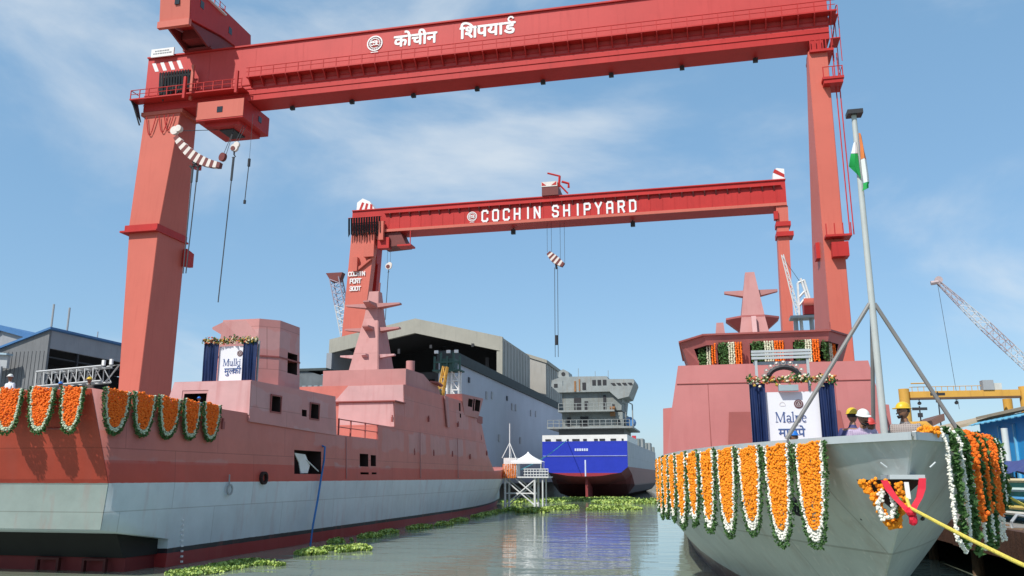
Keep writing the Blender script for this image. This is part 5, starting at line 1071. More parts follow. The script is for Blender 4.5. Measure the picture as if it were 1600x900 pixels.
ORD = ['first', 'second', 'third', 'fourth', 'fifth', 'sixth', 'seventh', 'eighth', 'ninth', 'tenth', 'eleventh', 'twelfth']
te = [-24.42, -23.08, -21.76, -20.62]
for i in range(3):
    root = thing('flower_swag', 'orange marigold swag on the left ship transom, %s from the picture edge' % ORD[i], 'garland', ((te[i] + te[i + 1]) / 2, 24.9, 6.4), 'marigold swags on the left ship')
    swag(root, (te[i] + .1, 24.97, 6.46), (te[i + 1] - .1, 24.97, 6.46), 1.62, (0, -1, 0), .042, .054, M_or2, M_wfl, 20 + i)
se = [25.35, 26.95, 28.44, 30.02, 31.42, 32.9]
for i in range(5):
    root = thing('flower_swag', 'orange marigold swag on the left ship side, %s from the stern corner' % ORD[i], 'garland', (-20.5, (se[i] + se[i + 1]) / 2, 6.4), 'marigold swags on the left ship')
    swag(root, (-20.42, se[i] + .06, 6.46), (-20.42, se[i + 1] - .06, 6.46), 1.6, (1, 0, 0), .044, .056, M_or2, M_wfl, 30 + i)
re_ = [14.04, 14.83, 15.72, 16.67, 17.7, 18.77, 19.88, 21.19, 22.53, 24.05, 26.0, 28.3, 31.0]
for i in range(12):
    a, b = re_[i], re_[i + 1]; pa, pb = Vector((RAX - RHB(3.95, a) - .05, a, 3.94)), Vector((RAX - RHB(3.95, b) - .05, b, 3.94)); d = (pb - pa).normalized()
    root = thing('flower_swag', 'orange marigold swag on the right ship bow, %s from the stem' % ORD[i], 'garland', (pa + pb) / 2, 'marigold swags on the right ship')
    swag(root, pa.lerp(pb, .03), pb.lerp(pa, .03), 1.64 + .07 * math.sin(i * 2.3), (d.y * -1, d.x, 0), .024 if i < 4 else .030, .029 if i < 4 else .040, M_or, M_wf, 50 + i)
def string(root, pts, r, sp, m, leafy=False, name='flower_string', jit=.35):
    g = MB(); acc = 0; pts = [Vector(p) for p in pts]
    for a, b in zip(pts[:-1], pts[1:]):
        L = (b - a).length; n = max(1, int(L / sp))
        for i in range(n):
            q = a.lerp(b, (i + random.random() * .4) / n)
            for _ in range(4 if leafy else 2):
                c = q + Vector((random.gauss(0, r * jit), random.gauss(0, r * jit), random.gauss(0, r * jit)))
                if leafy: g.leaf(c, r * .95, 0)
                else: g.blob(c, r * random.uniform(.45, .65), .95, .15)
    return g.build(name, m, root, kind='stuff')
def port(t, out=.06): return Vector((RAX + RHB(3.95, t) + out, t, 4.03))
def hang(t, L, out=.07): p = port(t, out); return [p + Vector((-.35, .25, .0)), p + Vector((-.05, 0, .05)), p + Vector((.02, -.02, -.15)), p + Vector((.02, -.02, -L))]
random.seed(5)
po = [  # t along the rim, (white loop | leaf | orange ending in white)
 ('white', 13.46, 13.98, 1.72, 'white blossom loop hanging over the bow rim, nearest the stem'), ('leaf', 13.72, 0, 1.62, 'green leaf garland between the two strands of the white loop'),
 ('leaf', 14.22, 0, 1.75, 'dark leaf garland just right of the white loop on the bow'), ('orange', 14.55, 0, 1.75, 'thickest orange marigold string hanging on the port bow'),
 ('leaf', 14.85, 0, 1.72, 'leaf garland right of the thickest orange string'), ('orange', 15.1, 0, 1.62, 'slim orange marigold string, second from the stem on the port bow'), ('leaf', 15.35, 0, 1.72, 'leaf garland between the slim orange strings'), ('orange', 15.65, 0, 1.68, 'slim orange marigold string, third on the port bow'), ('orange', 16.05, 0, 1.7, 'slim orange marigold string farthest right on the port bow'), ('leaf', 16.5, 0, 1.2, 'leafy garland at the far right end of the port bow')]
for k, (kind, a, b, L, lab) in enumerate(po):
    root = thing('flower_garland', lab, 'garland', port(a), 'strings of flowers on the port bow')
    if kind == 'white':
        h1, h2 = hang(a, L - .25), hang(b, L - .25); bot = (h1[-1] + h2[-1]) / 2 + Vector((0, 0, -.22)); string(root, h1 + [bot] + h2[::-1], .034, .014, M_wf)
    elif kind == 'leaf': string(root, hang(a, L), .065, .022, M_gr, True)
    else:
        h = hang(a, L * .74, .09); string(root, h, .064 if k == 3 else .05, .013, M_or2); string(root, [h[-1], h[-1] + Vector((0, 0, -.42))], .034, .018, M_wf, name='white_tassel')
root = thing('flower_garland', 'thin white looped garland at the port bow edge by the teal boat', 'garland', port(17.0), 'strings of flowers on the port bow')
h1, h2 = hang(16.9, .95), hang(17.5, .95); string(root, h1 + [(h1[-1] + h2[-1]) / 2 + Vector((0, 0, -.15))] + h2[::-1], .03, .035, M_wf)
string(root, hang(17.9, 1.15), .07, .03, M_gr, True, 'leaf_string')
# flowers in the bow fairlead
bw_ = thing('bow_garland', 'orange and white garland hanging from the bow fairlead', 'garland', (2.5, 13.1, 3.0))
string(bw_, [(2.14, 13.1, 3.33), (2.35, 13.12, 3.05), (2.45, 13.15, 2.76), (2.58, 13.2, 2.72), (2.66, 13.1, 3.0), (2.62, 13.0, 3.3)], .062, .011, M_or, name='marigold_string')
string(bw_, [(2.2, 13.08, 3.3), (2.4, 13.05, 3.28), (2.5, 13.03, 3.3)], .06, .03, M_or, name='marigold_bunch', jit=.5)
string(bw_, [(2.4, 13.03, 3.2), (2.33, 13.05, 3.0), (2.38, 13.07, 2.83), (2.5, 13.05, 2.85), (2.54, 13.0, 3.05), (2.48, 13.0, 3.22)], .042, .011, M_wf, name='white_loop')
string(bw_, [(2.57, 13.0, 3.1), (2.56, 13.08, 2.85)], .05, .03, M_gr, True, 'leaf_string')
rb_ = thing('ribbon', 'red ribbon tied in a V at the bow fairlead', 'ribbon', (2.7, 12.9, 3.0))
M_rib = mat('red_ribbon', (.62, .012, .035), .5, .12, 6)
def strip(pts, w, th):
    g = MB(); rg = []
    for i, p in enumerate(pts): p = Vector(p); k = w * (1 + .15 * math.sin(i * 1.9)); rg.append([p + Vector((-k, 0, 0)), p + Vector((k, 0, 0)), p + Vector((k, th, .004)), p + Vector((-k, th, .004))])
    g.loft(rg); return g
strip([(2.42, 12.93, 3.35), (2.47, 12.9, 3.22), (2.54, 12.86, 3.1), (2.62, 12.8, 3.0), (2.67, 12.74, 2.93)], .045, .02).build('band', M_rib, rb_)
strip([(2.92, 12.93, 3.38), (2.89, 12.9, 3.24), (2.84, 12.86, 3.12), (2.76, 12.8, 3.02), (2.70, 12.74, 2.95)], .045, .02).build('band', M_rib, rb_)
g = MB(); g.blob((2.685, 12.72, 2.93), .07, 1.0, .15, 1); g.blob((2.70, 12.73, 2.83), .055, 1.5, .2, 1); g.build('knot', M_rib, rb_)
wp = MB(); wp.prism([(2.68, 12.95, 3.33), (2.74, 12.95, 3.33), (2.75, 12.95, 3.1), (2.69, 12.95, 3.1)], (0, .02, 0)); wp.build('paper_tag', M_white, rb_)
fh = thing('flower_heap', 'loose orange marigold heap lying on the bow rim behind the stem', 'flowers', (3.1, 13.3, 4.02))
string(fh, [(3.0, 13.1, 4.04), (3.12, 13.18, 4.05), (3.26, 13.3, 4.04)], .055, .005, M_or, name='marigold_heap', jit=.5)
# mooring ropes
M_yr = mat('yellow_rope', (.72, .58, .10), .7, .15, 20, .5, 60)
pts = [(2.72, 13.25, 3.25), (2.68, 12.75, 2.99)] + [(lerp(2.68, 3.98, k), lerp(12.75, 6.2, k), lerp(2.99, 2.02, k) - .12 * math.sin(math.pi * k)) for k in (.12, .24, .36, .48, .6, .72, .84, 1)]
rp = MB(); rp.path(pts, .024, 8); tag(rp.build('mooring_rope', M_yr, smooth=True), 'taut yellow mooring rope from the bow ribbon to lower right', 'rope')
rp = MB(); rp.path([(5.0, 17.6, 3.35), (5.6, 18.6, 3.1), (6.1, 19.0, 2.85), (7.5, 20.0, 2.3), (9.4, 21.4, 1.85)], .03, 6); tag(rp.build('mooring_rope', M_yr, smooth=True), 'slack pale yellow rope right of the port bow garlands', 'rope')
# garland strips hanging in the bridge windows
win = [(-.1, .65, 39.0, .45, 'left corner'), (.75, 1.75, 37.55, 0, 'second'), (2.15, 3.5, 37.55, 0, 'middle'), (3.95, 4.95, 37.55, 0, 'fourth'), (5.1, 5.8, 38.4, -.45, 'right corner')]
for k, (x0, x1, y, sl, nm) in enumerate(win):
    root = thing('window_garland', 'green, white and orange flower strings in the %s bridge window' % nm, 'garland', ((x0 + x1) / 2, y, 8.7), 'flower strings in the bridge windows')
    n = max(6, int((x1 - x0) / .1)); Lz = .95 if k not in (1,) else 1.25; gs = [MB(), MB(), MB()]
    for i in range(n):
        x = lerp(x0, x1, (i + .5) / n); c = 0 if i < n * .33 else 1 if i < n * .64 else 2
        yy = y - (x - x0) / (x1 - x0) * 1.0 * (1 if sl > 0 else 0) - (0 if sl >= 0 else (1 - (x - x0) / (x1 - x0)) * .0)
        if sl < 0: yy = lerp(37.6, 38.9, (x - x0) / (x1 - x0))
        if sl > 0: yy = lerp(38.9, 37.6, (x - x0) / (x1 - x0))
        L = Lz * random.uniform(.92, 1.05); z = 9.12
        while z > 9.12 - L:
            if c == 0:
                for _ in range(3): gs[0].leaf((x + random.gauss(0, .03), yy + random.gauss(0, .02), z), .08, 0)
            else: gs[c].blob((x + random.gauss(0, .008), yy + random.gauss(0, .01), z), .05, 1.0, .2)
            z -= .075
    for gg, nn, mm in zip(gs, ('leaf_strings', 'white_strings', 'marigold_strings'), (M_gr, mat('cream_blossom', (.66, .66, .48), .75, .15, 10), M_or2)): gg.build(nn, mm, root, kind='stuff')

# ================================================================ name boards
M_navy = mat('navy_curtain', (.008, .022, .085), .55, .2, 3)
M_panel = mat('name_panel', (.74, .76, .80), .45, .03, 1)
M_ink = mat('blue_ink', (.06, .11, .27), .5)
SER = {  # book-face letters: (stroke width, polyline); x-height .66
 'M': [(.05, [(.08, 0), (.08, .97)]), (.13, [(.10, .97), (.44, .06)]), (.05, [(.44, .06), (.78, .97)]), (.13, [(.82, 0), (.82, .97)]), (.05, [(-.02, .01), (.19, .01)]), (.05, [(.70, .01), (.94, .01)]), (.05, [(-.02, .97), (.14, .97)]), (.05, [(.76, .97), (.94, .97)])],
 'a': [(.09, arc(.24, .47, .17, .16, 150, 10, 5) + [(.41, .08), (.50, .03)]), (.08, arc(.22, .17, .17, .16, 60, 350, 9))],
 'l': [(.11, [(.12, .02), (.12, 1.0)]), (.05, [(0, .01), (.25, .01)]), (.05, [(.0, .98), (.12, .98)])],
 'p': [(.11, [(.1, -.3), (.1, .62)]), (.09, arc(.30, .32, .22, .29, 150, -150, 12)), (.05, [(-.03, -.3), (.24, -.3)]), (.05, [(-.03, .62), (.1, .62)])],
 'e': [(.06, [(.06, .37), (.44, .37)]), (.09, arc(.25, .32, .20, .30, 15, 310, 12))],
 'u': [(.10, [(.1, .62), (.1, .2)] + arc(.27, .2, .17, .17, 180, 340, 6)), (.10, [(.46, .02), (.46, .62)]), (.05, [(-.02, .62), (.1, .62)]), (.05, [(.36, .62), (.46, .62)]), (.05, [(.46, .01), (.57, .01)])],
 'k': [(.11, [(.1, .02), (.1, 1.0)]), (.05, [(.1, .28), (.42, .6)]), (.1, [(.22, .36), (.48, .02)]), (.05, [(-.02, .01), (.22, .01)]), (.05, [(.32, .61), (.5, .61)]), (.05, [(-.02, .98), (.1, .98)])],
 'i': [(.10, [(.12, .02), (.12, .62)]), (.05, [(0, .01), (.25, .01)]), (.05, [(.0, .61), (.12, .61)]), (.13, [(.11, .86), (.13, .86)])],
}
ADV = {'M': 1.02, 'a': .56, 'l': .32, 'p': .62, 'e': .54, 'u': .66, 'k': .60, 'i': .32}
def board(root, x0, x1, p0, p1, z0, z1, y, word, wx, wz, wsz, hindi, hx, hz, hsz, em, trim_z):
    M_w = M_panel
    g = MB(); g.box(p0, p1, y, y + .06, z0, z1); g.build('panel', M_w, root)
    for a, b in ((x0, p0 + .02), (p1 - .02, x1)):
        g = MB(); n = 28; top = []; rows = []
        for k in range(7):
            z = lerp(z0 - .05, z1 + .28, k / 6)
            fr = [(lerp(a, b, i / n), y - .10 - .04 * math.sin(i * 1.15 + .25 * k + 1.3 * math.sin(i * .37)) * (1.1 - .1 * k) - .03 * math.sin(i * .5 + .4 * k), z) for i in range(n + 1)]
            rows.append(fr + [(x, yy + .03, zz) for x, yy, zz in reversed(fr)])
        g.loft(rows); g.build('curtain', M_navy, root, smooth=True)
    gl, gw, gr, go = MB(), MB(), MB(), MB()
    for i in range(int((x1 - x0) * 95)):
        c = Vector((random.uniform(x0 - .06, x1 + .06), y - .16 + random.gauss(0, .05), trim_z + random.gauss(0, .075)))
        q = random.random()
        if q < .40:
            for _ in range(3): gl.leaf(c + Vector((random.gauss(0, .04), 0, random.gauss(0, .04))), .07, .2)
        else: (gw if q < .62 else gr if q < .82 else go).blob(c, random.uniform(.035, .06), .9, .25)
    gl.build('trim_leaves', M_gr, root, kind='stuff'); gw.build('white_blossoms', mat('trim_cream', (.72, .66, .45), .7, .2, 8), root, kind='stuff'); gr.build('coral_blossoms', mat('trim_coral', (.55, .13, .06), .7, .2, 8), root, kind='stuff'); go.build('gold_blossoms', mat('trim_gold', (.50, .34, .06), .7, .2, 8), root, kind='stuff')
    x = wx
    for ch in word:
        g = MB(); strokes(g, SER[ch], (x, y - .004, wz), (1, 0, 0), (0, 0, 1), wsz, .09, .004, (0, -1, 0)); g.build('letter', M_ink, root); x += ADV[ch] * wsz
    g = devanagari(hindi, (hx, y - .01, hz), hsz, bold=.018)
    g.build('hindi_name', M_ink, root)
    ex, ez, er = em
    g = MB(); g.disc((ex, y - .01, ez), er, (0, 1, 0), .02, 20); e_ = g.build('crest', mat('crest_maroon', (.13, .055, .06), .5), root)
    g = MB(); g.ring((ex, y - .03, ez), er * .62, er * .72, (0, 1, 0), .012, 20); strokes(g, [[(-.3, -.3), (.3, -.3), (.0, .42), (-.3, -.3)]], (ex, y - .024, ez), (1, 0, 0), (0, 0, 1), er, .12, .006, (0, -1, 0)); g.build('crest_lines', mat('crest_grey', (.45, .42, .42)), e_)
random.seed(11)
nb = thing('name_board', 'white Malpe name board between navy curtains on the right ship', 'sign', (2.95, 30, 2.6))
board(nb, 1.55, 4.30, 2.05, 3.80, 4.1, 6.22, 29.95, 'Malpe', 2.36, 5.21, .33, [('मा', 0), ('ल', .87), ('पे', .87 + .69)], 2.42, 4.73, .40, (3.13, 5.81, .15), 6.62)
for x in (1.6, 4.25): g = MB(); g.box(x - .04, x + .04, 30.06, 30.14, 2.6, 6.6); g.build('stand_post', M_grey, nb)
g = MB(); g.box(2.5, 3.14, 29.7, 29.95, 6.24, 6.44); g.build('lamp_box', mat('lamp_box', (.30, .38, .40)), nb)
g = MB(); strokes(g, [arc(0, 0, 1, 1, 200, -20, 8), [(-.7, -.4), (.7, -.4)]], (2.60, 29.93, 5.8), (1, 0, 0), (0, 0, 1), .09, .12, .004, (0, -1, 0)); g.build('faint_crest', mat('faint_tan', (.60, .55, .50)), nb)
fr = thing('steel_frame', 'pale grey steel frame with crossbars above the Malpe board', 'frame', (2.7, 30.5, 2.6))
for x in (1.82, 3.55): g = MB(); g.box(x, x + .09, 30.5, 30.6, 2.6, 7.75); g.build('upright', M_rim, fr)
for z in (7.66, 7.55, 7.43): g = MB(); g.box(1.72, 3.72, 30.45 + .03 * (7.66 - z), 30.5, z, z + .085); g.build('crossbar', M_rim, fr)
g = MB(); g.box(1.78, 3.66, 30.62, 30.7, 7.25, 7.36); g.build('crossbar', M_rim, fr)
ar = thing('flower_arch', 'dark fan arch with white loops above the Malpe board trim', 'decoration', (2.75, 30.2, 6.8))
g = MB(); g.path([(2.75 + .52 * math.cos(R(a)), 30.2, 6.72 + .38 * math.sin(R(a))) for a in range(0, 181, 15)], .1, 6); g.build('fan', M_dark, ar)
for a in range(10, 180, 20): g = MB(); g.ring((2.75 + .66 * math.cos(R(a)), 30.15, 6.72 + .52 * math.sin(R(a))), .055, .085, (0, 1, 0), .03, 12); g.build('loop', mat('loop_bronze', (.30, .26, .24)), ar); g = MB(); g.blob((2.75 + .66 * math.cos(R(a)), 30.15, 6.72 + .55 * math.sin(R(a))), .045); g.build('bud', M_wf, ar)
nl = thing('name_board', 'white Mulki name board between navy curtains on the left ship', 'sign', (-22.4, 36.8, 7.85))
halfla = ('ल', .62)
board(nl, -23.85, -21.0, -23.1, -21.7, 7.9, 9.66, 36.7, 'Mulki', -22.83, 8.70, .33, [('मु', 0), ('ल', .60), ('की', .60 + .50)], -22.74, 8.30, .42, (-21.96, 9.29, .15), 9.92)
for x in (-23.8, -21.05): g = MB(); g.box(x - .04, x + .04, 36.8, 36.88, 7.85, 9.9); g.build('stand_post', M_grey, nl)

# ================================================================ flagstaff on the bow
fs_ = thing('flagstaff', 'tall grey steel flagstaff with tripod stays on the right ship bow', 'flagstaff', (2.9, 15, 2.6))
M_pole = mat('staff_grey', (.46, .48, .46), .45, .1, 2, streak=.3, stain=(.25, .27, .2)); M_stay = mat('stay_steel', (.22, .21, .2), .5, .15, 2)
g = MB(); g.tube((2.88, 15, 2.6), (2.88, 15, 9.72), .065, 12, .045); g.build('staff', M_pole, fs_, smooth=True)
g = MB(); g.tube((1.33, 14.98, 4.02), (2.84, 15, 6.28), .035, 8); g.build('stay', M_stay, fs_, smooth=True)
g = MB(); g.tube((4.1, 15.05, 3.95), (2.92, 15, 6.28), .035, 8); g.build('stay', M_stay, fs_, smooth=True)
g = MB(); g.tube((2.88, 16.6, 2.6), (2.88, 15.03, 6.25), .035, 8); g.build('stay', M_stay, fs_, smooth=True)
g = MB(); g.box(2.76, 3.02, 14.88, 15.12, 9.72, 9.80); g.build('truck', M_dark, fs_)
fl = thing('national_flag', 'saffron, white and green flag folded around the flagstaff', 'flag', (2.9, 15, 8.3))
FC = [mat('flag_saffron', (.75, .22, .06), .7), mat('flag_white', (.75, .75, .74), .7), mat('flag_green', (.01, .30, .06), .7)]
def cloth(outline):   # each band: rows of points from the staff outwards
    pass
for nm, rows, m in (
  ('saffron_band', [[(2.92, 14.94, 9.36), (2.94, 14.90, 9.34), (2.96, 14.93, 9.30)], [(2.92, 14.93, 9.10), (2.96, 14.87, 9.06), (2.98, 14.92, 9.0)], [(2.91, 14.93, 8.86), (2.96, 14.87, 8.86), (3.0, 14.92, 8.84)]], FC[0]),
  ('white_band', [[(2.91, 14.925, 8.85), (2.96, 14.865, 8.85), (3.0, 14.915, 8.83)], [(2.91, 14.92, 8.60), (2.97, 14.86, 8.58), (3.01, 14.91, 8.55)], [(2.92, 14.92, 8.42), (2.97, 14.87, 8.42), (3.01, 14.91, 8.43)]], FC[1]),
  ('green_band', [[(2.91, 14.915, 8.41), (2.97, 14.86, 8.41), (3.01, 14.905, 8.42)], [(2.9, 14.9, 8.32), (2.95, 14.86, 8.34), (2.99, 14.9, 8.37)], [(2.88, 14.9, 8.27), (2.95, 14.87, 8.29), (2.99, 14.9, 8.32)]], FC[2]),
  ('white_fold', [[(2.86, 14.93, 9.22), (2.84, 14.92, 9.20), (2.82, 14.95, 9.18)], [(2.87, 14.93, 9.06), (2.83, 14.9, 9.05), (2.78, 14.96, 9.04)], [(2.87, 14.93, 8.98), (2.82, 14.9, 8.97), (2.765, 14.97, 9.0)]], FC[1]),
  ('green_fold', [[(2.87, 14.925, 8.97), (2.82, 14.895, 8.96), (2.76, 14.965, 8.99)], [(2.87, 14.92, 8.78), (2.79, 14.88, 8.74), (2.71, 14.96, 8.76)], [(2.88, 14.92, 8.5), (2.84, 14.9, 8.56), (2.80, 14.95, 8.66)]], FC[2])):
    g = MB(); rings = [r + [(x, y + .012, z) for x, y, z in reversed(r)] for r in rows]; g.loft(rings); g.build(nm, m, fl, smooth=True)

# ================================================================ floating water hyacinth
M_hy = mat('hyacinth_leaf', (.36, .46, .10), .5, .35, 1.5); M_hy2 = mat('hyacinth_leaf_dark', (.20, .31, .07), .5, .35, 1.5)
def hyacinth(name_label, spots, n, r, seed, h=1.0):
    random.seed(seed); ga, gb = MB(), MB()
    for i in range(n):
        x, y, sx, sy = random.choice(spots); rad = math.sqrt(random.random()); a = random.random() * 6.283
        px, py = x + sx * rad * math.cos(a), y + sy * rad * math.sin(a)
        if noise.noise(Vector((px * .55 / r * .16, py * .55 / r * .16, seed))) < -.12: continue
        hh = r * random.uniform(.4, 1.7) * h * (1.15 - .6 * rad); az = random.random() * 6.283; t = random.uniform(.35, 1.0)
        d = Vector((math.cos(az) * t, math.sin(az) * t, .8)).normalized(); e = Vector((-math.sin(az), math.cos(az), 0)); c = Vector((px, py, hh)); w = r * random.uniform(.5, .8); g = ga if random.random() < .62 else gb
        up = d.cross(e) * w * .2
        g.add([c - d * w * .8, c - d * w * .1 + e * w * .75 + up, c + d * w * .9, c - d * w * .1 - e * w * .75 + up, Vector((px, py, -.05))], [(0, 1, 2), (0, 2, 3), (4, 0, 1)])
    o = ga.build('water_hyacinth', M_hy, kind='stuff'); o['label'] = name_label
    c = gb.build('darker_leaves', M_hy2, o); return o
hyacinth('floating weed along the left hull near the lower picture edge', [(-18.3 + .03 * i, 28.4 + .8 * i, .9, .9) for i in range(6)] + [(-17.2, 31.6, .9, .5)], 4200, .10, 1)
hyacinth('bright floating weed patch off the left hull', [(-17.6, 36.6, .7, .9), (-17.2, 38.2, 1.0, .9), (-16.5, 39.3, 1.0, .8), (-15.9, 40.4, .6, .5)], 5200, .12, 2, 1.3)
hyacinth('small floating weed patches along the left hull towards its bow', [(-19.3, 43.5, .5, 1.2), (-19.2, 47.5, .6, 1.4), (-19.4, 51, .5, 1.5), (-19.3, 56.5, .7, 2.0), (-19.0, 60.5, .8, 1.4), (-19.2, 66, .6, 2), (-19.6, 72, .6, 2.5), (-20, 78, .7, 2.5), (-20.4, 84, .6, 2.5)], 5200, .15, 3)
hyacinth('broad field of floating weed in front of the blue ship', [(-25 + 3.2 * i, 118 + 4.5 * (i * 5 % 4), 3.4, 7) for i in range(7)] + [(-20, 128, 5, 4), (-12, 131, 4, 4), (-8, 118, 4, 5), (-17, 84, 1.6, 2)], 9000, .34, 4, .7)
hyacinth('floating weed drift between the trestle and the right ship', [(-15.5, 92, 2.2, 2.5), (-12, 92, 3, 3.0), (-9.5, 94, 2.6, 3), (-14, 98, 2.4, 2), (-19.5, 88, 1.4, 1.5)], 3600, .26, 5, .8)
# ================================================================ people
M_skin = mat('brown_skin', (.29, .145, .085), .55, .1, 8)
M_hair = mat('black_hair', (.012, .010, .010), .6)
def person(label, loc, yaw, height, shirt, trousers, lean=0.0, headyaw=0.0, nod=0.0, arm=(0.15, 0.35), moustache=False):
    """one standing figure: skinned body of one surface with its clothes as colours, shaped head, fingers, eyes and hair as parts"""
    root = thing('person', label, 'person', loc); root.rotation_euler = (0, 0, yaw); k = height / 1.72
    V, E, Rr, B = [], [], [], []
    def j(p, r, parent=None, bone=None):
        q = Vector(p)
        if p[2] > .93 or bone in ('shirt', 'skin'): q = Vector((0, 0, .95)) + Matrix.Rotation(lean, 3, 'X') @ (q - Vector((0, 0, .95)))
        V.append(q * k); Rr.append(r * k)
        if parent is not None: E.append((parent, len(V) - 1)); B.append(bone)
        return len(V) - 1
    pel = j((0, 0, .95), .135); sp = j((0, .01, 1.12), .130, pel, 'shirt'); ch = j((0, 0, 1.30), .150, sp, 'shirt'); up = j((0, .01, 1.43), .095, ch, 'shirt'); nk = j((0, 0, 1.51), .056, up, 'skin'); hd = j((0, -.012, 1.58), .058, nk, 'skin')
    for s in (-1, 1):
        sh = j((s * .185, .01, 1.41), .075, ch, 'shirt'); el = j((s * (.23 + arm[0] * .2), .03 - arm[1] * .12, 1.13), .044, sh, 'shirt'); wr = j((s * (.22 + arm[0] * .05), -.03 - arm[1] * .55, .95 + arm[1] * .25), .030, el, 'skin'); ha = j((s * .215, -.07 - arm[1] * .68, .90 + arm[1] * .25), .034, wr, 'skin')
        for q in range(4): f1 = j((s * (.185 + .02 * q), -.10 - arm[1] * .74, .855 + arm[1] * .22 - .003 * abs(q - 1.5)), .0095, ha, 'skin'); j((s * (.183 + .02 * q), -.105 - arm[1] * .74, .815 + arm[1] * .2 + .006 * abs(q - 1.4)), .008, f1, 'skin')
        t1 = j((s * .17, -.085 - arm[1] * .70, .885 + arm[1] * .24), .011, ha, 'skin'); j((s * .158, -.11 - arm[1] * .72, .855 + arm[1] * .22), .009, t1, 'skin')
        hp = j((s * .09, 0, .90), .095, pel, 'trousers'); kn = j((s * .10, -.01, .50), .062, hp, 'trousers'); an = j((s * .10, .02, .09), .042, kn, 'trousers'); j((s * .11, -.14, .035), .036, an, 'shoe')
    me = bpy.data.meshes.new('body'); me.from_pydata([tuple(v) for v in V], E, []); ob = bpy.data.objects.new('tmp', me); C.objects.link(ob)
    sm = ob.modifiers.new('s', 'SKIN'); sm.use_smooth_shade = True
    for i, sv in enumerate(me.skin_vertices[0].data): sv.radius = (Rr[i] * (1.15 if i in (1, 2) else 1), Rr[i] * (.82 if i in (0, 1, 2) else 1)); sv.use_root = (i == 0)
    sd = ob.modifiers.new('d', 'SUBSURF'); sd.levels = 1; sd.render_levels = 1
    dg = bpy.context.evaluated_depsgraph_get(); dg.update(); ev = bpy.data.meshes.new_from_object(ob.evaluated_get(dg)); bpy.data.objects.remove(ob)
    vs = [v.co.copy() for v in ev.vertices]; fs = [tuple(p.vertices) for p in ev.polygons]; bpy.data.meshes.remove(ev)
    kinds = ['shirt', 'skin', 'trousers', 'shoe']; mi = []
    for f in fs:
        c = sum((vs[i] for i in f), Vector()) / len(f); best = None
        for (a, b), bn in zip(E, B):
            A, D = V[a], V[b] - V[a]; q = max(0, min(1, (c - A).dot(D) / D.length_squared)); dd = (c - A - D * q).length - lerp(Rr[a], Rr[b], q)
            if best is None or dd < best[0]: best = (dd, bn)
        mi.append(kinds.index(best[1]))
    # head, shaped from a sphere: brow, nose, jaw and ears
    HR = Matrix.Rotation(headyaw, 3, 'Z') @ Matrix.Rotation(nod, 3, 'X'); hc = V[hd] + Vector((0, -.012, .085)) * k
    def hp_(v): return hc + HR @ (Vector(v) * k)
    hv, hf = [], []; NU, NV = 20, 14
    for a in range(NV + 1):
        ph = math.pi * a / NV
        for b in range(NU):
            th = 2 * math.pi * b / NU; x, y, z = math.sin(ph) * math.cos(th), math.sin(ph) * math.sin(th), math.cos(ph)
            X, Y, Z = x * .075, y * .095, z * .118
            front = max(0, -y); jaw = max(0, -z)
            X *= 1 - .28 * jaw ** 1.5; Y *= 1 - .10 * jaw
            nose = math.exp(-(x / .22) ** 2 - ((z + .12) / .22) ** 2) * front; Y -= .028 * nose
            eye = sum(math.exp(-((x - s * .40) / .2) ** 2 - ((z - .08) / .13) ** 2) for s in (-1, 1)) * front; Y += .012 * eye
            brow = math.exp(-((z - .30) / .12) ** 2) * front; Y -= .005 * brow
            mouth = math.exp(-(x / .35) ** 2 - ((z + .48) / .08) ** 2) * front; Y -= .007 * mouth
            chin = math.exp(-(x / .35) ** 2 - ((z + .85) / .2) ** 2) * front; Y -= .014 * chin
            ear = sum(math.exp(-((y - .08) / .16) ** 2 - ((z + .02) / .24) ** 2) * max(0, s * x) ** 6 for s in (-1, 1)); X *= 1 + .22 * ear
            hv.append(hp_((X, Y, Z)))
    for a in range(NV):
        for b in range(NU): hf.append((a * NU + b, a * NU + (b + 1) % NU, (a + 1) * NU + (b + 1) % NU, (a + 1) * NU + b))
    g = MB(); g.add(vs, fs); g.mi = mi; g.cur = 1; g.add(hv, hf)
    g.v = [tuple(Vector(v) + Vector(loc)) for v in g.v]
    body = g.build('body', [shirt, M_skin, trousers, M_dark], root, smooth=True)
    def w(v): return hp_(v) + Vector(loc)
    for s in (-1, 1): e = MB(); e.blob(w((s * .030, -.082, .010)), .0105 * k, .8, 0, 1); e.build('eye', M_dark, root)
    h = MB(); rg = []
    for a in range(7):
        row = []
        for q in range(16):
            t = 2 * math.pi * q / 16; f_ = max(0, -math.sin(t)); ph = .02 + a / 6 * lerp(1.75, .85, min(1, f_ * 1.6)); row.append(w((.081 * math.sin(ph) * math.cos(t), .101 * math.sin(ph) * math.sin(t) + .004, .124 * math.cos(ph))))
        rg.append(row)
    h.loft(rg); h.build('hair', M_hair, root, smooth=True)
    if moustache: h = MB(); h.path([w((-.032, -.098, -.048)), w((0, -.108, -.040)), w((.032, -.098, -.048))], .009 * k, 6); h.path([w((-.05, -.06, -.085)), w((0, -.088, -.105)), w((.05, -.06, -.085))], .02 * k, 6); h.build('beard', M_hair, root)
    return root, w, k
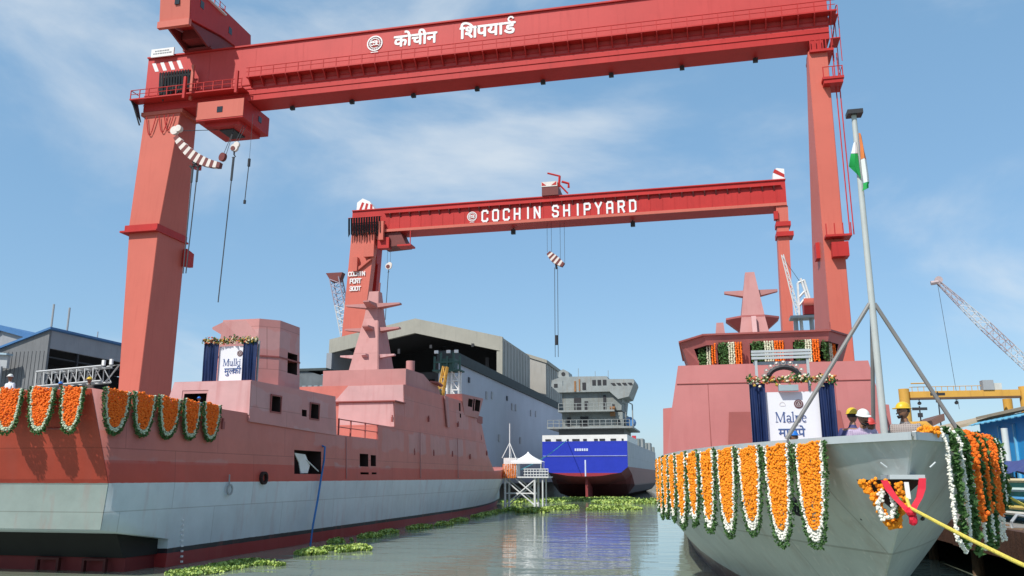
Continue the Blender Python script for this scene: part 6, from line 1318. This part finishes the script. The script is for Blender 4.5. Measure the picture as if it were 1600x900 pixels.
def helmet(root, w, k, m, brim=True):
    h = MB(); rg = []
    for a in range(7):
        ph = .03 + a * .255; rg.append([w((.094 * math.sin(ph) * math.cos(t), .115 * math.sin(ph) * math.sin(t) + .004, .045 + .098 * math.cos(ph))) for t in [2 * math.pi * q / 18 for q in range(18)]])
    h.loft(rg); sh = h.build('helmet', m, root, smooth=True)
    b = MB(); ring_ = [[w((r * .094 * math.cos(t), r * .115 * math.sin(t) - (.045 * max(0, -math.sin(t)) if r > 1.05 else 0), z)) for t in [2 * math.pi * q / 18 for q in range(18)]] for r, z in ((.98, .05), (1.14, .038), (1.14, .030), (.98, .034))]
    b.loft(ring_); b.build('brim', m, sh, smooth=True)
M_yh = mat('yellow_helmet', (.72, .46, .03), .35, .06, 5); M_wc = mat('white_cap', (.74, .74, .68), .6, .05, 5); M_rc = mat('red_cap', (.55, .06, .05), .5, .05, 5); M_bh = mat('blue_helmet', (.02, .17, .55), .35, .06, 5)
def checks(name, a, b, sc):
    m = bpy.data.materials.new(name); m.use_nodes = True; n, l = m.node_tree.nodes, m.node_tree.links
    co = n.new('ShaderNodeTexCoord'); w1 = n.new('ShaderNodeTexWave'); w1.inputs['Scale'].default_value = sc; w1.bands_direction = 'X'; w2 = n.new('ShaderNodeTexWave'); w2.inputs['Scale'].default_value = sc; w2.bands_direction = 'Z'
    l.new(co.outputs['Object'], w1.inputs['Vector']); l.new(co.outputs['Object'], w2.inputs['Vector'])
    mu = n.new('ShaderNodeMath'); mu.operation = 'MULTIPLY'; l.new(w1.outputs['Fac'], mu.inputs[0]); l.new(w2.outputs['Fac'], mu.inputs[1])
    mx = n.new('ShaderNodeMix'); mx.data_type = 'RGBA'; mx.inputs['A'].default_value = (*a, 1); mx.inputs['B'].default_value = (*b, 1); l.new(mu.outputs[0], mx.inputs['Factor']); l.new(mx.outputs['Result'], n['Principled BSDF'].inputs['Base Color']); n['Principled BSDF'].inputs['Roughness'].default_value = .8
    return m
M_tr = mat('dark_trousers', (.03, .035, .05), .8, .15, 4)
r_, w_, k_ = person('man in yellow helmet and checked shirt at the bow, looking left', (3.25, 15.15, 2.7), R(-18), 1.84, checks('checked_shirt', (.40, .34, .31), (.20, .16, .15), 9), M_tr, lean=.22, headyaw=R(-48), moustache=True); helmet(r_, w_, k_, M_yh)
r_, w_, k_ = person('man in white cap and lilac shirt looking down behind the bow rim', (2.50, 15.0, 2.7), R(5), 1.76, checks('lilac_shirt', (.50, .40, .52), (.36, .26, .42), 10), M_tr, lean=.42, headyaw=R(8), nod=R(12), moustache=True); helmet(r_, w_, k_, M_wc)
r_, w_, k_ = person('man in yellow helmet and navy shirt behind the lilac shirt', (2.50, 15.7, 2.7), R(150), 1.80, mat('navy_shirt', (.06, .06, .16), .8, .1, 4), M_tr, lean=.05); helmet(r_, w_, k_, M_yh)
r_, w_, k_ = person('man in red cap and dark shirt just left of the flagstaff', (2.72, 15.3, 2.7), R(-5), 1.60, mat('maroon_shirt', (.045, .02, .025), .8, .1, 4), M_tr, lean=.05, nod=R(8)); helmet(r_, w_, k_, M_rc)
r_, w_, k_ = person('worker whose blue helmet shows above the swags at the Malpe board', (1.55, 16.3, 2.7), R(60), 1.46, mat('blue_shirt', (.03, .08, .2), .8), M_tr); helmet(r_, w_, k_, M_bh)
r_, w_, k_ = person('man in white shirt standing on the left ship quarterdeck', (-26.75, 28.0, 5.5), R(-10), 1.80, mat('white_shirt', (.66, .68, .72), .8, .06, 4), M_tr, headyaw=R(20)); helmet(r_, w_, k_, M_wc)
r_, w_, k_ = person('worker in blue helmet between second and third transom swags', (-24.4, 28.0, 5.5), R(15), 1.46, mat('blue_shirt', (.03, .08, .2), .8), M_tr); helmet(r_, w_, k_, M_bh)
r_, w_, k_ = person('worker in yellow helmet above the third transom swag', (-23.1, 28.0, 5.5), R(-12), 1.60, mat('brown_shirt', (.09, .07, .06), .8), M_tr); helmet(r_, w_, k_, M_yh)
r_, w_, k_ = person('worker in blue helmet at the aft deckhouse door', (-21.7, 33.2, 5.5), R(0), 1.30, mat('blue_shirt', (.03, .08, .2), .8), M_tr); helmet(r_, w_, k_, M_bh)
